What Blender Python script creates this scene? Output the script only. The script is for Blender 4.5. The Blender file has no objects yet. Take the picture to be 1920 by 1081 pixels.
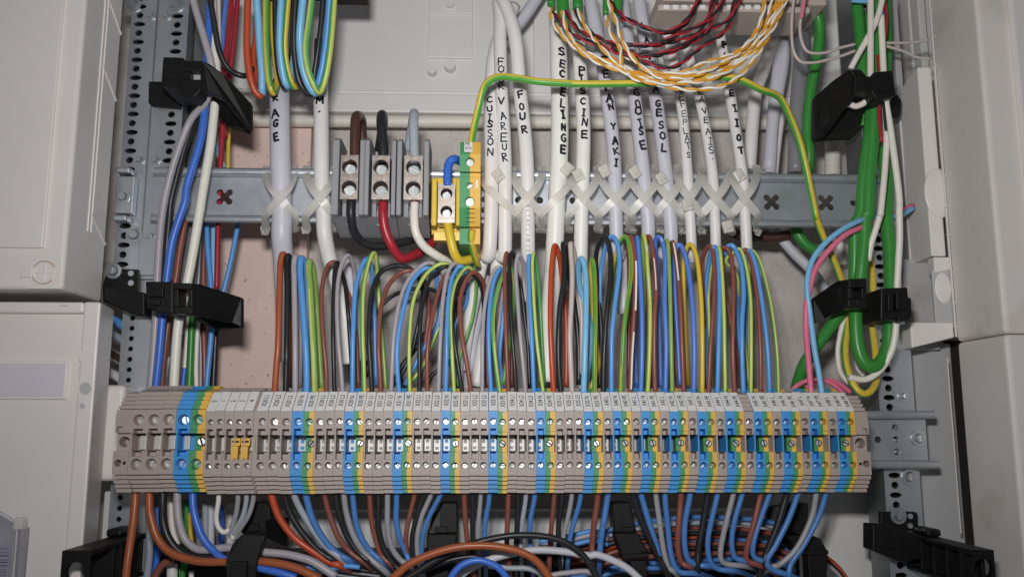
import bpy, bmesh, math, random
import numpy as np
from mathutils import Vector, Matrix
random.seed(7)
R_ = random.Random(11)
SC = bpy.context.scene
COL = SC.collection

# ------------------------------------------------------------------ camera, world, light
FPX = 1632.0
PIT, YAW = math.radians(9.0), math.radians(2.1)
CAM = np.array([0.0, -485.0, 5.0])            # millimetres
cam = bpy.data.cameras.new('camera')
cam.sensor_width = 36.0
cam.lens = 36.0 * FPX / 1920.0
cam.clip_start, cam.clip_end = 0.01, 20.0
camo = bpy.data.objects.new('camera', cam); COL.objects.link(camo)
camo.location = CAM * .001
camo.rotation_euler = (math.radians(90) + PIT, 0, -YAW)
SC.camera = camo

w = bpy.data.worlds.new('World'); SC.world = w; w.use_nodes = True
bg = w.node_tree.nodes['Background']
bg.inputs[0].default_value = (0.95, 0.97, 1.0, 1); bg.inputs[1].default_value = 0.07

fl = bpy.data.lights.new('camera_flash', 'AREA'); fl.shape = 'RECTANGLE'
fl.size, fl.size_y = 0.042, 0.026
fl.energy = .92; fl.color = (1.0, 0.985, 0.972); fl.spread = math.radians(124)
flo = bpy.data.objects.new('camera_flash', fl); COL.objects.link(flo)
flo.location = (-0.020, -0.478, 0.088)
flo.rotation_euler = (math.radians(90) + math.radians(11), 0, math.radians(-5.5))

SC.view_settings.view_transform = 'Standard'; SC.view_settings.look = 'None'
SC.view_settings.exposure = 0.0; SC.view_settings.gamma = 1.0

# ------------------------------------------------------------------ pixel -> place
_fw = np.array([math.sin(YAW)*math.cos(PIT), math.cos(YAW)*math.cos(PIT), math.sin(PIT)])
_rt = np.array([math.cos(YAW), -math.sin(YAW), 0.0]); _up = np.cross(_rt, _fw)
def P(px, py, y):
    d = _fw*FPX + _rt*(px-960) + _up*(540.5-py)
    return CAM + d*((y-CAM[1])/d[1])
def scale_at(p):            # pixels per mm at a place
    return FPX/float(np.dot(np.asarray(p)-CAM, _fw))
ZO = {'A': (400,440,3.3775), 'B': (700,440,3.3775), 'C': (1000,440,3.378), 'D': (200,900,4), 'E': (640,900,4),
      'F': (1080,900,4), 'G': (0,0,2.702), 'g': (0,380,2.844), 'H': (440,0,2.702), 'I': (880,0,2.2517),
      'J': (1440,0,2.702), 'K': (1440,380,2.844), 'L': (1440,700,2.8375), 'M': (1000,0,3.4286), 'N': (600,200,3.603),
      'Q': (200,280,4.571), 'R': (1380,300,4.915), 'S': (260,60,5.404), 'T': (1640,80,1.864), 'U': (100,880,5.378),
      'V': (880,280,5.406), 'W': (840,250,4.7), 'X': (1100,80,4.156), 'Y': (880,80,4.156), 'Z': (480,0,4.504),
      'a': (1480,880,4.571), 'b': (0,880,5.379), 'p': (0,0,1.0), 'z': (200,720,4.9125)}
def zp(c, u, v):
    o = ZO[c]; return o[0]+u/o[2], o[1]+v/o[2]

# ------------------------------------------------------------------ materials
def lin(c):
    c /= 255.0
    return c/12.92 if c <= .04045 else ((c+.055)/1.055)**2.4
KBASE = 1.45
def mat(name, rgb, rough=.45, metal=0.0, nscale=0, namt=0.0, bump=0.0, spec=.5, k=KBASE, trans=0.0, n2=0, dirt=None, sss=0.0, bscale=None):
    m = bpy.data.materials.new(name); m.use_nodes = True
    nt = m.node_tree; b = nt.nodes['Principled BSDF']
    col = [min(.92, lin(x)*k) for x in rgb] + [1]
    b.inputs['Base Color'].default_value = col
    b.inputs['Roughness'].default_value = rough; b.inputs['Metallic'].default_value = metal
    b.inputs['Specular IOR Level'].default_value = spec
    if trans: b.inputs['Transmission Weight'].default_value = trans
    if sss:
        b.inputs['Subsurface Weight'].default_value = sss; b.inputs['Subsurface Scale'].default_value = .002
        b.inputs['Subsurface Radius'].default_value = (1,1,1)
    if nscale:
        tc = nt.nodes.new('ShaderNodeTexCoord'); nz = nt.nodes.new('ShaderNodeTexNoise')
        nz.inputs['Scale'].default_value = nscale; nz.inputs['Detail'].default_value = 6; nz.inputs['Roughness'].default_value = .65
        nt.links.new(tc.outputs['Object'], nz.inputs['Vector'])
        rp = nt.nodes.new('ShaderNodeMapRange')
        rp.inputs['From Min'].default_value = .3; rp.inputs['From Max'].default_value = .7
        rp.inputs['To Min'].default_value = 1-namt; rp.inputs['To Max'].default_value = 1+namt
        nt.links.new(nz.outputs['Fac'], rp.inputs['Value'])
        mx = nt.nodes.new('ShaderNodeVectorMath'); mx.operation = 'SCALE'
        mx.inputs[0].default_value = col[:3]
        nt.links.new(rp.outputs['Result'], mx.inputs['Scale'])
        last = mx.outputs['Vector']
        if dirt:
            nz2 = nt.nodes.new('ShaderNodeTexNoise'); nz2.inputs['Scale'].default_value = dirt[1]; nz2.inputs['Detail'].default_value = 5
            nt.links.new(tc.outputs['Object'], nz2.inputs['Vector'])
            r2 = nt.nodes.new('ShaderNodeMapRange'); r2.inputs['From Min'].default_value = dirt[2]; r2.inputs['From Max'].default_value = dirt[3]
            nt.links.new(nz2.outputs['Fac'], r2.inputs['Value'])
            mm = nt.nodes.new('ShaderNodeMix'); mm.data_type = 'RGBA'
            nt.links.new(r2.outputs['Result'], mm.inputs[0]); nt.links.new(last, mm.inputs[6])
            mm.inputs[7].default_value = [lin(x)*k for x in dirt[0]] + [1]
            last = mm.outputs[2]
        nt.links.new(last, b.inputs['Base Color'])
        r3 = nt.nodes.new('ShaderNodeMapRange')
        r3.inputs['To Min'].default_value = max(0.02, rough-.12); r3.inputs['To Max'].default_value = min(1, rough+.12)
        nt.links.new(nz.outputs['Fac'], r3.inputs['Value']); nt.links.new(r3.outputs['Result'], b.inputs['Roughness'])
        if bump:
            bn = nt.nodes.new('ShaderNodeBump'); bn.inputs['Strength'].default_value = bump; bn.inputs['Distance'].default_value = .0006
            if bscale:
                nb = nt.nodes.new('ShaderNodeTexNoise'); nb.inputs['Scale'].default_value = bscale; nb.inputs['Detail'].default_value = 3
                nt.links.new(tc.outputs['Object'], nb.inputs['Vector']); nt.links.new(nb.outputs['Fac'], bn.inputs['Height'])
            else:
                nt.links.new(nz.outputs['Fac'], bn.inputs['Height'])
            nt.links.new(bn.outputs['Normal'], b.inputs['Normal'])
    return m
MT = {}
def W_(name, rgb, **k): MT[name] = mat(name, rgb, **dict(dict(rough=.36, nscale=300, namt=.06), **k))
W_('beige', (151,139,133), rough=.5, nscale=160, namt=.05)
W_('blueblock', (58,132,192), rough=.48, nscale=160, namt=.05)
W_('greenblock', (66,134,90), rough=.48, nscale=160, namt=.05)
W_('yellowblock', (202,160,70), rough=.48, nscale=160, namt=.05)
W_('tag', (228,224,218), rough=.5, nscale=200, namt=.02)
W_('ink', (28,26,32), rough=.6)
W_('marker', (24,23,34), rough=.45)
W_('printgrey', (120,116,116), rough=.6)
W_('black', (16,16,16), rough=.5, nscale=220, namt=.25, bump=.15, spec=.3)
W_('blackwire', (34,35,38), rough=.38)
W_('orange', (152,78,50)); W_('brown', (122,70,60)); W_('thickbrown', (146,78,46)); W_('rust', (168,68,40))
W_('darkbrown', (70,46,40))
W_('grey', (152,147,152)); W_('bluegrey', (146,152,162)); W_('beigegrey', (178,165,160)); W_('white', (208,202,194)); W_('cream', (218,206,196))
W_('blue', (82,140,202)); W_('deepblue', (56,100,188)); W_('royal', (78,118,196)); W_('lightblue', (112,168,204))
W_('red', (146,34,46)); W_('pink', (206,104,132)); W_('yellow', (198,170,54)); W_('goldwire', (196,140,38))
W_('gyg', (84,150,84)); W_('gyy', (180,186,96)); W_('gold2', (192,168,60)); W_('lime', (128,158,82)); W_('gycable', (74,142,56)); W_('greencable', (50,124,52))
W_('dimblue', (68,114,174)); W_('dullgrey', (140,140,144)); W_('darkgrey', (118,118,124))  # blue of the lower wires, their dimmer light put into the colour
W_('sheath', (204,201,200), rough=.42, nscale=90, namt=.04); W_('sheathwarm', (226,213,203), rough=.42, nscale=90, namt=.04); W_('sheathgrey', (180,180,189), rough=.42, nscale=90, namt=.04)
W_('paint', (215,205,195), rough=.7)
MT['panel'] = mat('panel', (205,200,197), .42, nscale=14, namt=.03, bump=.05, bscale=900, dirt=((150,140,128), 9, .64, .8))
MT['panelcool'] = mat('panelcool', (198,197,195), .4, nscale=14, namt=.03)
MT['panelscuffed'] = mat('panelscuffed', (203,198,194), .42, nscale=14, namt=.03, bump=.05, bscale=900, dirt=((172,163,150), 17, .57, .76))
MT['boltsteel'] = mat('boltsteel', (176,182,186), .3, metal=.85, nscale=500, namt=.1)
MT['rim'] = mat('rim', (172,140,112), .6)
MT['panelwhite'] = mat('panelwhite', (222,221,219), .45, nscale=14, namt=.03)
MT['panelgrey'] = mat('panelgrey', (166,166,167), .5, nscale=18, namt=.04, dirt=((140,130,118), 22, .6, .78))
MT['seal'] = mat('seal', (202,196,187), .5, nscale=60, namt=.05)
MT['concrete'] = mat('concrete', (176,170,166), .9, nscale=30, namt=.17, bump=.8, dirt=((140,134,130), 420, .6, .74), bscale=500)
MT['pinkboard'] = mat('pinkboard', (214,184,175), .85, nscale=60, namt=.05, bump=.3, dirt=((150,120,112), 330, .66, .72), bscale=600)
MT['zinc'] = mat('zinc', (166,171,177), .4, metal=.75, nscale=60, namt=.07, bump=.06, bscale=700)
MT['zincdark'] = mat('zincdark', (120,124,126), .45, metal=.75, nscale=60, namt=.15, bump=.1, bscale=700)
MT['steel'] = mat('steel', (200,203,204), .36, metal=.58, nscale=500, namt=.08)
MT['plated'] = mat('plated', (178,179,178), .45, metal=.3, nscale=500, namt=.08)
MT['nickel'] = mat('nickel', (168,158,151), .33, metal=.78, nscale=400, namt=.08, bump=.12)
MT['copper'] = mat('copper', (120,62,46), .35, metal=.7)
MT['greyhousing'] = mat('greyhousing', (130,130,134), .5, nscale=120, namt=.05)
MT['yellowhousing'] = mat('yellowhousing', (202,172,62), .45, nscale=120, namt=.06)
MT['gold'] = mat('gold', (206,176,104), .45, metal=.2, nscale=200, namt=.06)
MT['nylon'] = mat('nylon', (208,205,198), .34, nscale=90, namt=.04, trans=.18, sss=.5, spec=.6)
MT['module'] = mat('module', (170,158,150), .5, nscale=80, namt=.04)
MT['clear'] = mat('clear', (215,216,226), .08, trans=.92, k=1.2)
MT['paperlabel'] = mat('paperlabel', (190,188,196), .7, nscale=40, namt=.02)
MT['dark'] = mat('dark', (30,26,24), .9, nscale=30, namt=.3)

MT['nylon'].node_tree.nodes['Principled BSDF'].inputs['Alpha'].default_value = .66
# ------------------------------------------------------------------ mesh helpers (millimetres)
class MB:
    def __init__(s): s.v = []; s.f = []; s.m = []
    def add(s, vs, fs, mi=0):
        b = len(s.v); s.v += [tuple(map(float, x)) for x in vs]
        for f in fs: s.f.append(tuple(i+b for i in f)); s.m.append(mi)
    def quad(s, a, b, c, d, mi=0): s.add([a,b,c,d], [(0,1,2,3)], mi)
    def box(s, x0, x1, y0, y1, z0, z1, mi=0):
        s.add([(x0,y0,z0),(x1,y0,z0),(x1,y1,z0),(x0,y1,z0),(x0,y0,z1),(x1,y0,z1),(x1,y1,z1),(x0,y1,z1)],
              [(0,1,5,4),(1,2,6,5),(2,3,7,6),(3,0,4,7),(4,5,6,7),(3,2,1,0)], mi)
    def bbox(s, x0, x1, y0, y1, z0, z1, bev=.6, seg=2, mi=0):
        t = MB(); t.box(x0,x1,y0,y1,z0,z1); s.bevelled(t, bev, seg, mi)
    def bevelled(s, t, bev, seg=2, mi=0):
        bm = bmesh.new(); vs = [bm.verts.new(v) for v in t.v]
        for f in t.f: bm.faces.new([vs[i] for i in f])
        bmesh.ops.recalc_face_normals(bm, faces=bm.faces[:])
        bmesh.ops.bevel(bm, geom=bm.edges[:], offset=bev, segments=seg, profile=.5, affect='EDGES', clamp_overlap=True)
        bm.verts.index_update()
        s.add([v.co[:] for v in bm.verts], [[v.index for v in f.verts] for f in bm.faces], mi); bm.free()
    def prism(s, pts, vec, bev=0, mi=0):
        n = len(pts); pts = [np.array(p, float) for p in pts]; vec = np.array(vec, float)
        t = MB(); t.add(pts + [p+vec for p in pts], [tuple(range(n))[::-1], tuple(range(n, 2*n))] + [(i, (i+1)%n, n+(i+1)%n, n+i) for i in range(n)])
        if bev: s.bevelled(t, bev, 2, mi)
        else: s.add(t.v, t.f, mi)
    def plate(s, x0, x1, z0, z1, y, cx, cz, rad, depth, n=16, cap=True, xm=None, mi=0, mi2=None, tunnel_mi=None, cap_mi=None):
        """flat plate facing -Y with a hole of polar radius rad(theta), its wall and floor"""
        th = [2*math.pi*k/n for k in range(n)]
        for X, Z in ((x0,z0),(x1,z0),(x1,z1),(x0,z1)): th.append(math.atan2(Z-cz, X-cx) % (2*math.pi))
        th += [math.pi/2, 3*math.pi/2]
        th = sorted(set(round(t, 5) for t in th)); N = len(th)
        h = []; o = []
        for t in th:
            c, q = math.cos(t), math.sin(t); r = rad(t) if callable(rad) else rad
            h.append((cx+r*c, cz+r*q)); ks = []
            if c > 1e-6: ks.append((x1-cx)/c)
            if c < -1e-6: ks.append((x0-cx)/c)
            if q > 1e-6: ks.append((z1-cz)/q)
            if q < -1e-6: ks.append((z0-cz)/q)
            kk = min(ks); o.append((cx+kk*c, cz+kk*q))
        for i in range(N):
            j = (i+1) % N; mx = (h[i][0]+h[j][0])/2
            a = mi if (mi2 is None or mx < (xm if xm is not None else cx)) else mi2
            s.quad((h[i][0],y,h[i][1]), (o[i][0],y,o[i][1]), (o[j][0],y,o[j][1]), (h[j][0],y,h[j][1]), a)
            tm = a if tunnel_mi is None else tunnel_mi
            s.quad((h[i][0],y,h[i][1]), (h[j][0],y,h[j][1]), (h[j][0],y+depth,h[j][1]), (h[i][0],y+depth,h[i][1]), tm)
        if cap: s.add([(p[0], y+depth, p[1]) for p in h], [tuple(range(N))], mi if cap_mi is None else cap_mi)
    def slot(s, x0, x1, z0, z1, y, hx0, hx1, hz0, hz1, depth, mi=0, cap=True):
        a = [(x0,z0),(x1,z0),(x1,z1),(x0,z1)]; h = [(hx0,hz0),(hx1,hz0),(hx1,hz1),(hx0,hz1)]
        for i in range(4):
            j = (i+1) % 4
            s.quad((a[i][0],y,a[i][1]), (a[j][0],y,a[j][1]), (h[j][0],y,h[j][1]), (h[i][0],y,h[i][1]), mi)
            s.quad((h[i][0],y,h[i][1]), (h[j][0],y,h[j][1]), (h[j][0],y+depth,h[j][1]), (h[i][0],y+depth,h[i][1]), mi)
        if cap: s.add([(p[0], y+depth, p[1]) for p in h], [(0,1,2,3)], mi)
    def cyl(s, c, r, y0, y1, n=20, r1=None, mi=0):
        r1 = r if r1 is None else r1
        a = [(c[0]+r*math.cos(2*math.pi*k/n), y0, c[1]+r*math.sin(2*math.pi*k/n)) for k in range(n)]
        b = [(c[0]+r1*math.cos(2*math.pi*k/n), y1, c[1]+r1*math.sin(2*math.pi*k/n)) for k in range(n)]
        s.add(a+b, [tuple(range(n)), tuple(range(n,2*n))[::-1]] + [(k,(k+1)%n,n+(k+1)%n,n+k) for k in range(n)], mi)
    def tube(s, path, r, n=10, mi=0, stripe=None, caps=True):
        p = np.asarray(path, float); N = len(p)
        t = np.gradient(p, axis=0); t /= np.linalg.norm(t, axis=1)[:, None] + 1e-9
        ref = np.tile(np.array([0.,-1.,0.]), (N,1))
        n1 = ref - t*np.sum(ref*t, axis=1)[:, None]
        prev = None
        for i in range(N):
            l = np.linalg.norm(n1[i])
            if l < .35 and prev is not None: n1[i] = prev - t[i]*np.dot(prev, t[i]); l = np.linalg.norm(n1[i])
            n1[i] /= l + 1e-9
            if prev is not None and np.dot(n1[i], prev) < -.2: n1[i] *= -1
            prev = n1[i]
        n2 = np.cross(t, n1)
        rr = np.full(N, r) if np.isscalar(r) else np.asarray(r)
        vs = []; fs = []; ms = []
        for i in range(N):
            for k in range(n):
                a = 2*math.pi*k/n; vs.append(p[i] + rr[i]*(math.cos(a)*n1[i] + math.sin(a)*n2[i]))
        b = len(s.v); s.v += [tuple(x) for x in vs]
        for i in range(N-1):
            for k in range(n):
                k2 = (k+1) % n; m_ = mi
                if stripe:
                    a = 2*math.pi*(k+.5)/n + stripe[2]*(i/N)
                    if math.cos(a-stripe[0]) > math.cos(stripe[1]): m_ = mi+1
                s.f.append((b+i*n+k, b+i*n+k2, b+(i+1)*n+k2, b+(i+1)*n+k)); s.m.append(m_)
        if caps:
            s.f.append(tuple(b+k for k in range(n))[::-1]); s.m.append(mi)
            s.f.append(tuple(b+(N-1)*n+k for k in range(n))); s.m.append(mi)
    def ribbon(s, path, wid, th, mi=0, ref=(0,-1,0)):
        p = np.asarray(path, float); N = len(p); t = np.gradient(p, axis=0); t /= np.linalg.norm(t, axis=1)[:,None] + 1e-9
        fs = []; vs = []; ref = np.array(ref, float); ps = None
        for i in range(N):
            sd = np.cross(t[i], ref); l = np.linalg.norm(sd)
            if l < .3 and ps is not None: sd = ps
            else: sd = sd/(l+1e-9)
            if ps is not None and np.dot(sd, ps) < 0: sd = -sd
            ps = sd; nn = np.cross(sd, t[i])
            for a, c in ((-1,-1),(1,-1),(1,1),(-1,1)): vs.append(p[i] + sd*a*wid/2 + nn*c*th/2)
        for i in range(N-1):
            for k in range(4): fs.append((i*4+k, i*4+(k+1)%4, (i+1)*4+(k+1)%4, (i+1)*4+k))
        fs += [(3,2,1,0), tuple(4*(N-1)+k for k in range(4))]
        s.add(vs, fs, mi)
    def build(s, name, mats, parent=None, origin=None, smooth=False):
        if isinstance(mats, str): mats = [mats]
        v = np.array(s.v)
        top = parent is None
        if origin is None: origin = parent['o_'] if (parent is not None and 'o_' in parent) else ((v.min(0)+v.max(0))/2)
        origin = np.array(list(origin), float)
        me = bpy.data.meshes.new(name)
        me.from_pydata(((v-origin)*.001).tolist(), [], s.f)
        for m_ in mats: me.materials.append(MT[m_])
        me.polygons.foreach_set('material_index', s.m)
        if smooth: me.polygons.foreach_set('use_smooth', [len(f) <= 4 for f in s.f])
        me.update()
        o = bpy.data.objects.new(name, me); COL.objects.link(o)
        if top: o.location = origin*.001
        else: o.parent = parent
        o['o_'] = [float(x) for x in origin]
        return o
def tag(o, label, cat, group=None):
    o['label'] = label; o['category'] = cat
    if group: o['group'] = group
    return o
def thing(name, label, cat, origin, group=None):
    o = bpy.data.objects.new(name, None); COL.objects.link(o); o.empty_display_size = .005
    o.location = np.array(origin, float)*.001; o['o_'] = [float(x) for x in origin]
    return tag(o, label, cat, group)
def struct(o): o['kind'] = 'structure'; return o

def spline(pts, k=7):
    p = np.asarray(pts, float); n = len(p)
    if n < 3: return np.array([p[0]*(1-t)+p[-1]*t for t in np.linspace(0,1,k)])
    q = np.vstack([2*p[0]-p[1], p, 2*p[-1]-p[-2]]); out = []
    for i in range(1, n):
        a, b, c, d = q[i-1], q[i], q[i+1], q[i+2]
        for t in np.linspace(0, 1, k, endpoint=False):
            out.append(.5*(2*b + (c-a)*t + (2*a-5*b+4*c-d)*t*t + (3*b-a-3*c+d)*t**3))
    out.append(p[-1]); return np.array(out)
def parse(s):
    """'A 388,1000 410,700,14 B ...' -> list of (px, py, y or None)"""
    z = None; out = []
    for w_ in s.split():
        if len(w_) == 1: z = w_
        else:
            q = [float(x) for x in w_.split(',')]
            px, py = zp(z, q[0], q[1]); out.append([px, py, q[2] if len(q) > 2 else None])
    return out
def fill_depth(pts, y0):
    last = y0
    ks = [i for i, p in enumerate(pts) if p[2] is not None]
    for i, p in enumerate(pts):
        if p[2] is None:
            a = [k for k in ks if k < i]; b = [k for k in ks if k > i]
            if a and b: t = (i-a[-1])/(b[0]-a[-1]); p[2] = pts[a[-1]][2]*(1-t) + pts[b[0]][2]*t
            elif a: p[2] = pts[a[-1]][2]
            elif b: p[2] = pts[b[0]][2]
            else: p[2] = y0
    return pts
def path3(pts, k=7):
    s_ = spline([p[:3] for p in pts], k); return np.array([P(*q) for q in s_])
COLMAT = {'gy': ['gyg','gyy'], 'yg': ['lime','gyy'], 'gyc': ['gycable','gold2'], 'gc': ['gold2','gycable']}
CNAME = {'gy': 'green and yellow striped', 'yg': 'yellow-green', 'orange': 'orange-brown', 'rust': 'rust red', 'lightblue': 'pale blue', 'thickbrown': 'brown',
         'dimblue': 'blue', 'dullgrey': 'grey', 'blackwire': 'black', 'royal': 'blue', 'deepblue': 'deep blue', 'goldwire': 'mustard yellow', 'gyc': 'green and yellow', 'gc': 'yellow and green', 'bluegrey': 'bluish grey', 'beigegrey': 'beige grey',
         'greencable': 'green', 'sheath': 'white', 'sheathwarm': 'cream', 'sheathgrey': 'pale grey'}
def cn(c): return CNAME.get(c, c)
def wire(color, pts, dia, label, cat='wire', group=None, y=20, n=10, k=7, stripe=None, name=None):
    if isinstance(pts, str): pts = parse(pts)
    pts = fill_depth(pts, y); p = path3(pts, k)
    m = MB(); mats = COLMAT.get(color, [color])
    if len(mats) == 2:
        n = max(n, 14)
        if stripe is None: stripe = (R_.uniform(-.5,.9), R_.uniform(.55,.8), R_.uniform(-1.2,1.2))
    else: stripe = None
    m.tube(p, dia/2, n, 0, stripe)
    o = m.build(name or cat, mats, smooth=True)
    tag(o, label, cat, group); o['dia_'] = dia
    return o, p
def mm(wz, c, pts):           # width in zoom pixels -> diameter in mm at the wire
    q = pts[len(pts)//2]
    return wz/ZO[c][2]/scale_at(P(q[0], q[1], q[2] if q[2] is not None else 25))

# ------------------------------------------------------------------ lettering
def font_mesh(txt, size, xs=.6):
    cu = bpy.data.curves.new('t', 'FONT'); cu.body = txt; cu.size = size; cu.resolution_u = 2; cu.offset = size*.012
    ob = bpy.data.objects.new('t', cu); COL.objects.link(ob)
    bpy.context.view_layer.update()
    me = bpy.data.meshes.new_from_object(ob)
    v = [(q.co.x*xs, q.co.y) for q in me.vertices]; f = [tuple(p.vertices) for p in me.polygons]
    bpy.data.objects.remove(ob); bpy.data.curves.remove(cu); bpy.data.meshes.remove(me)
    return v, f
_G = {'A': '0,0 .5,1 1,0;.2,.38 .8,.38', 'C': '.95,.85 .5,1 .08,.7 .08,.3 .5,0 .95,.15', 'E': '.9,1 .1,1 .1,0 .9,0;.1,.52 .75,.52',
      'F': '.9,1 .1,1 .1,0;.1,.52 .75,.52', 'G': '.9,.9 .5,1 .1,.7 .1,.25 .5,0 .9,.15 .9,.45 .55,.45', 'H': '.1,0 .1,1;.9,0 .9,1;.1,.5 .9,.5',
      'I': '.5,0 .5,1;.2,1 .8,1;.2,0 .8,0', 'K': '.1,0 .1,1;.9,1 .1,.45 .95,0', 'L': '.15,1 .15,0 .9,0', 'M': '.05,0 .1,1 .5,.3 .9,1 .95,0',
      'N': '.1,0 .1,1 .9,0 .9,1', 'O': '.5,1 .12,.75 .12,.25 .5,0 .88,.25 .88,.75 .5,1', 'P': '.15,0 .15,1 .8,.9 .85,.6 .15,.48',
      'R': '.15,0 .15,1 .8,.9 .8,.6 .15,.5 .95,0', 'S': '.85,.88 .5,1 .15,.8 .3,.55 .75,.42 .85,.18 .5,0 .1,.12', 'T': '.5,0 .5,1;.05,1 .95,1',
      'U': '.1,1 .12,.25 .5,0 .88,.25 .9,1', 'V': '.05,1 .5,0 .95,1', 'Y': '.05,1 .5,.5 .95,1;.5,.5 .5,0', '.': '.4,.0 .6,.1', 'B': '.1,0 .1,1 .8,.9 .75,.55 .1,.52 .9,.3 .8,.05 .1,0',
      'l': '.5,0 .5,1', 'n': '.1,0 .1,.75 .32,1 .68,1 .9,.75 .9,0'}
def handwriting(parent, p, rad, letters, size, stroke, off=0.0, matn='marker', rot=False, jit=.1):
    """letters: [(char, py)], drawn on the tube around p at the point seen at height py"""
    m = MB(); pys = []; hs = 1 if rot else .93
    for q in p:
        d = q-CAM; pys.append(540.5 - FPX*np.dot(d,_up)/np.dot(d,_fw))
    pys = np.array(pys); arc = np.concatenate([[0], np.cumsum(np.linalg.norm(np.diff(p, axis=0), axis=1))])
    inc = np.argsort(pys)
    for ch, py in letters:
        if ch not in _G: continue
        s0 = float(np.interp(py, pys[inc], arc[inc]))
        jx, jz, sc = R_.uniform(-jit,jit), R_.uniform(-jit,jit), 1+R_.uniform(-1.3*jit,1.3*jit); ra = R_.uniform(-1.8*jit,1.8*jit); wx = 1+R_.uniform(-2*jit,1.5*jit)
        for st in _G[ch].split(';'):
            q = [tuple(map(float, a.split(','))) for a in st.split()]
            pts = []
            for i in range(len(q)-1):
                for t in np.linspace(0, 1, 4, endpoint=False): pts.append((q[i][0]*(1-t)+q[i+1][0]*t, q[i][1]*(1-t)+q[i+1][1]*t))
            pts.append(q[-1]); cv = []; nr = []
            for a, b in pts:
                a = (a-.5+jx)*.8*size*sc*hs; b = (b-.5+jz)*size*sc*hs
                a, b = wx*a*math.cos(ra)-b*math.sin(ra), a*math.sin(ra)+b*math.cos(ra)
                if rot: a, b = b, -a
                ss = s0 + (-b if pys[inc[0]] == pys[0] else b)
                c = np.array([np.interp(ss, arc, p[:,i]) for i in range(3)])
                e = np.array([np.interp(ss+1, arc, p[:,i]) for i in range(3)]) - np.array([np.interp(ss-1, arc, p[:,i]) for i in range(3)])
                e /= np.linalg.norm(e)+1e-9
                n1 = np.array([0,-1.,0]); n1 -= e*np.dot(n1,e); n1 /= np.linalg.norm(n1)
                sd = np.array([1.,0,0]); sd -= e*np.dot(sd,e) + n1*np.dot(sd,n1); sd /= np.linalg.norm(sd)
                an = (a+off)/rad; nv = math.cos(an)*n1 + math.sin(an)*sd
                cv.append(c + (rad+.12)*nv); nr.append(nv)
            w0 = stroke*(1 if rot else 1.2)*R_.uniform(.8,1.2)
            for i in range(len(cv)-1):
                t = cv[i+1]-cv[i]; l = np.linalg.norm(t)
                if l < 1e-6: continue
                t /= l; s1 = np.cross(t, nr[i])*w0/2; s2 = np.cross(t, nr[i+1])*w0/2; ex = t*w0*.25
                m.quad(cv[i]-s1-ex, cv[i]+s1-ex, cv[i+1]+s2+ex, cv[i+1]-s2+ex)
    return m.build('handwriting' if not rot else 'printed_lettering', matn, parent)

# ================================================================== SETTING
m = MB(); m.box(-420, 460, 146, 165, -180, 420); struct(m.build('back_wall', 'concrete'))
m = MB(); m.box(-420, 460, 165.5, 170, -180, 420); struct(m.build('wall_backing', 'dark'))

def pz(py, y, px=900): return float(P(px, py, y)[2])
def pxx(px, y, py=540): return float(P(px, py, y)[0])

# pink insulation board, left of the concrete
m = MB(); m.bbox(pxx(330,136,500), pxx(578,136,400), 136, 145.6, pz(760,136), pz(180,136), 1.0)
tag(m.build('insulation_board', 'pinkboard'), 'speckled pink insulation board behind the wires at left', 'board')

# cabinet inner frame across the top
y0 = 128
t = thing('back_panel', 'white plastic cabinet back panel above the upper rail', 'panel', P(900,200,y0))
zb, zt = pz(216,y0), pz(-40,y0); xl, xr = pxx(330,y0,100), pxx(1660,y0,100)
zl = pz(180,y0)
m = MB(); m.bbox(xl, xr, y0-4, y0+14, zb, zl-.4, 1.2); m.build('lower_frame', 'panelcool', t)
m = MB(); m.box(xl, xr, y0, y0+12, zl, zt); m.build('panel_sheet', 'panelcool', t)
m = MB(); m.bbox(pxx(803,y0,60), pxx(886,y0,60), y0-2.5, y0-.2, pz(112,y0), pz(-20,y0), .5); m.build('raised_plate', 'panelcool', t)
m = MB(); m.bbox(pxx(803,y0,60), pxx(886,y0,60), y0-4, y0-2.6, pz(32,y0), pz(-20,y0), .4); m.build('raised_plate', 'panelcool', t)
for px, py, r in ((844,128,4.0),(811,137,3.2),(844,13,3.4)):
    m = MB(); c = P(px,py,y0); m.cyl((c[0],c[2]), r, y0-7, y0-.1, 20, r*1.1); m.build('peg', 'panelcool', t)
for a in (1000, 1130, 1230, 1330):
    m = MB(); m.bbox(pxx(a,y0,60), pxx(a+40,y0,60), y0-5, y0-.2, pz(150,y0), pz(-20,y0), .6); m.build('rib', 'panelcool', t)
m = MB(); m.bbox(xl, xr, y0-1.6, y0-.2, pz(174,y0), pz(171,y0), .3); m.build('bead', 'panelcool', t)
# ribbed seal tube under it
pts = [P(px, 229+(px-900)*.006, 128) for px in np.linspace(330, 1580, 300)]
m = MB(); rr = [4.6 + .13*math.sin(i*2.1) for i in range(300)]
m.tube(pts, rr, 12)
tag(m.build('ribbed_conduit', 'seal', smooth=True), 'cream ribbed tube running along the panel bottom edge', 'tube')
# vertical cream tube + white strip at right
m = MB(); pts = [P(1561, y, 118) for y in np.linspace(255, 330, 20)]; m.tube(pts, [5.6+.2*math.sin(i*2) for i in range(20)], 12)
tag(m.build('conduit_stub', 'seal', smooth=True), 'short cream ribbed tube standing behind the right rail end', 'tube')
m = MB(); m.bbox(pxx(1575,135,280), pxx(1602,135,280), 118, 148, pz(720,135), pz(-20,135), 1); tag(m.build('edge_strip', 'panelcool'), 'white plastic strip behind the green cables at right', 'strip')
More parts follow.
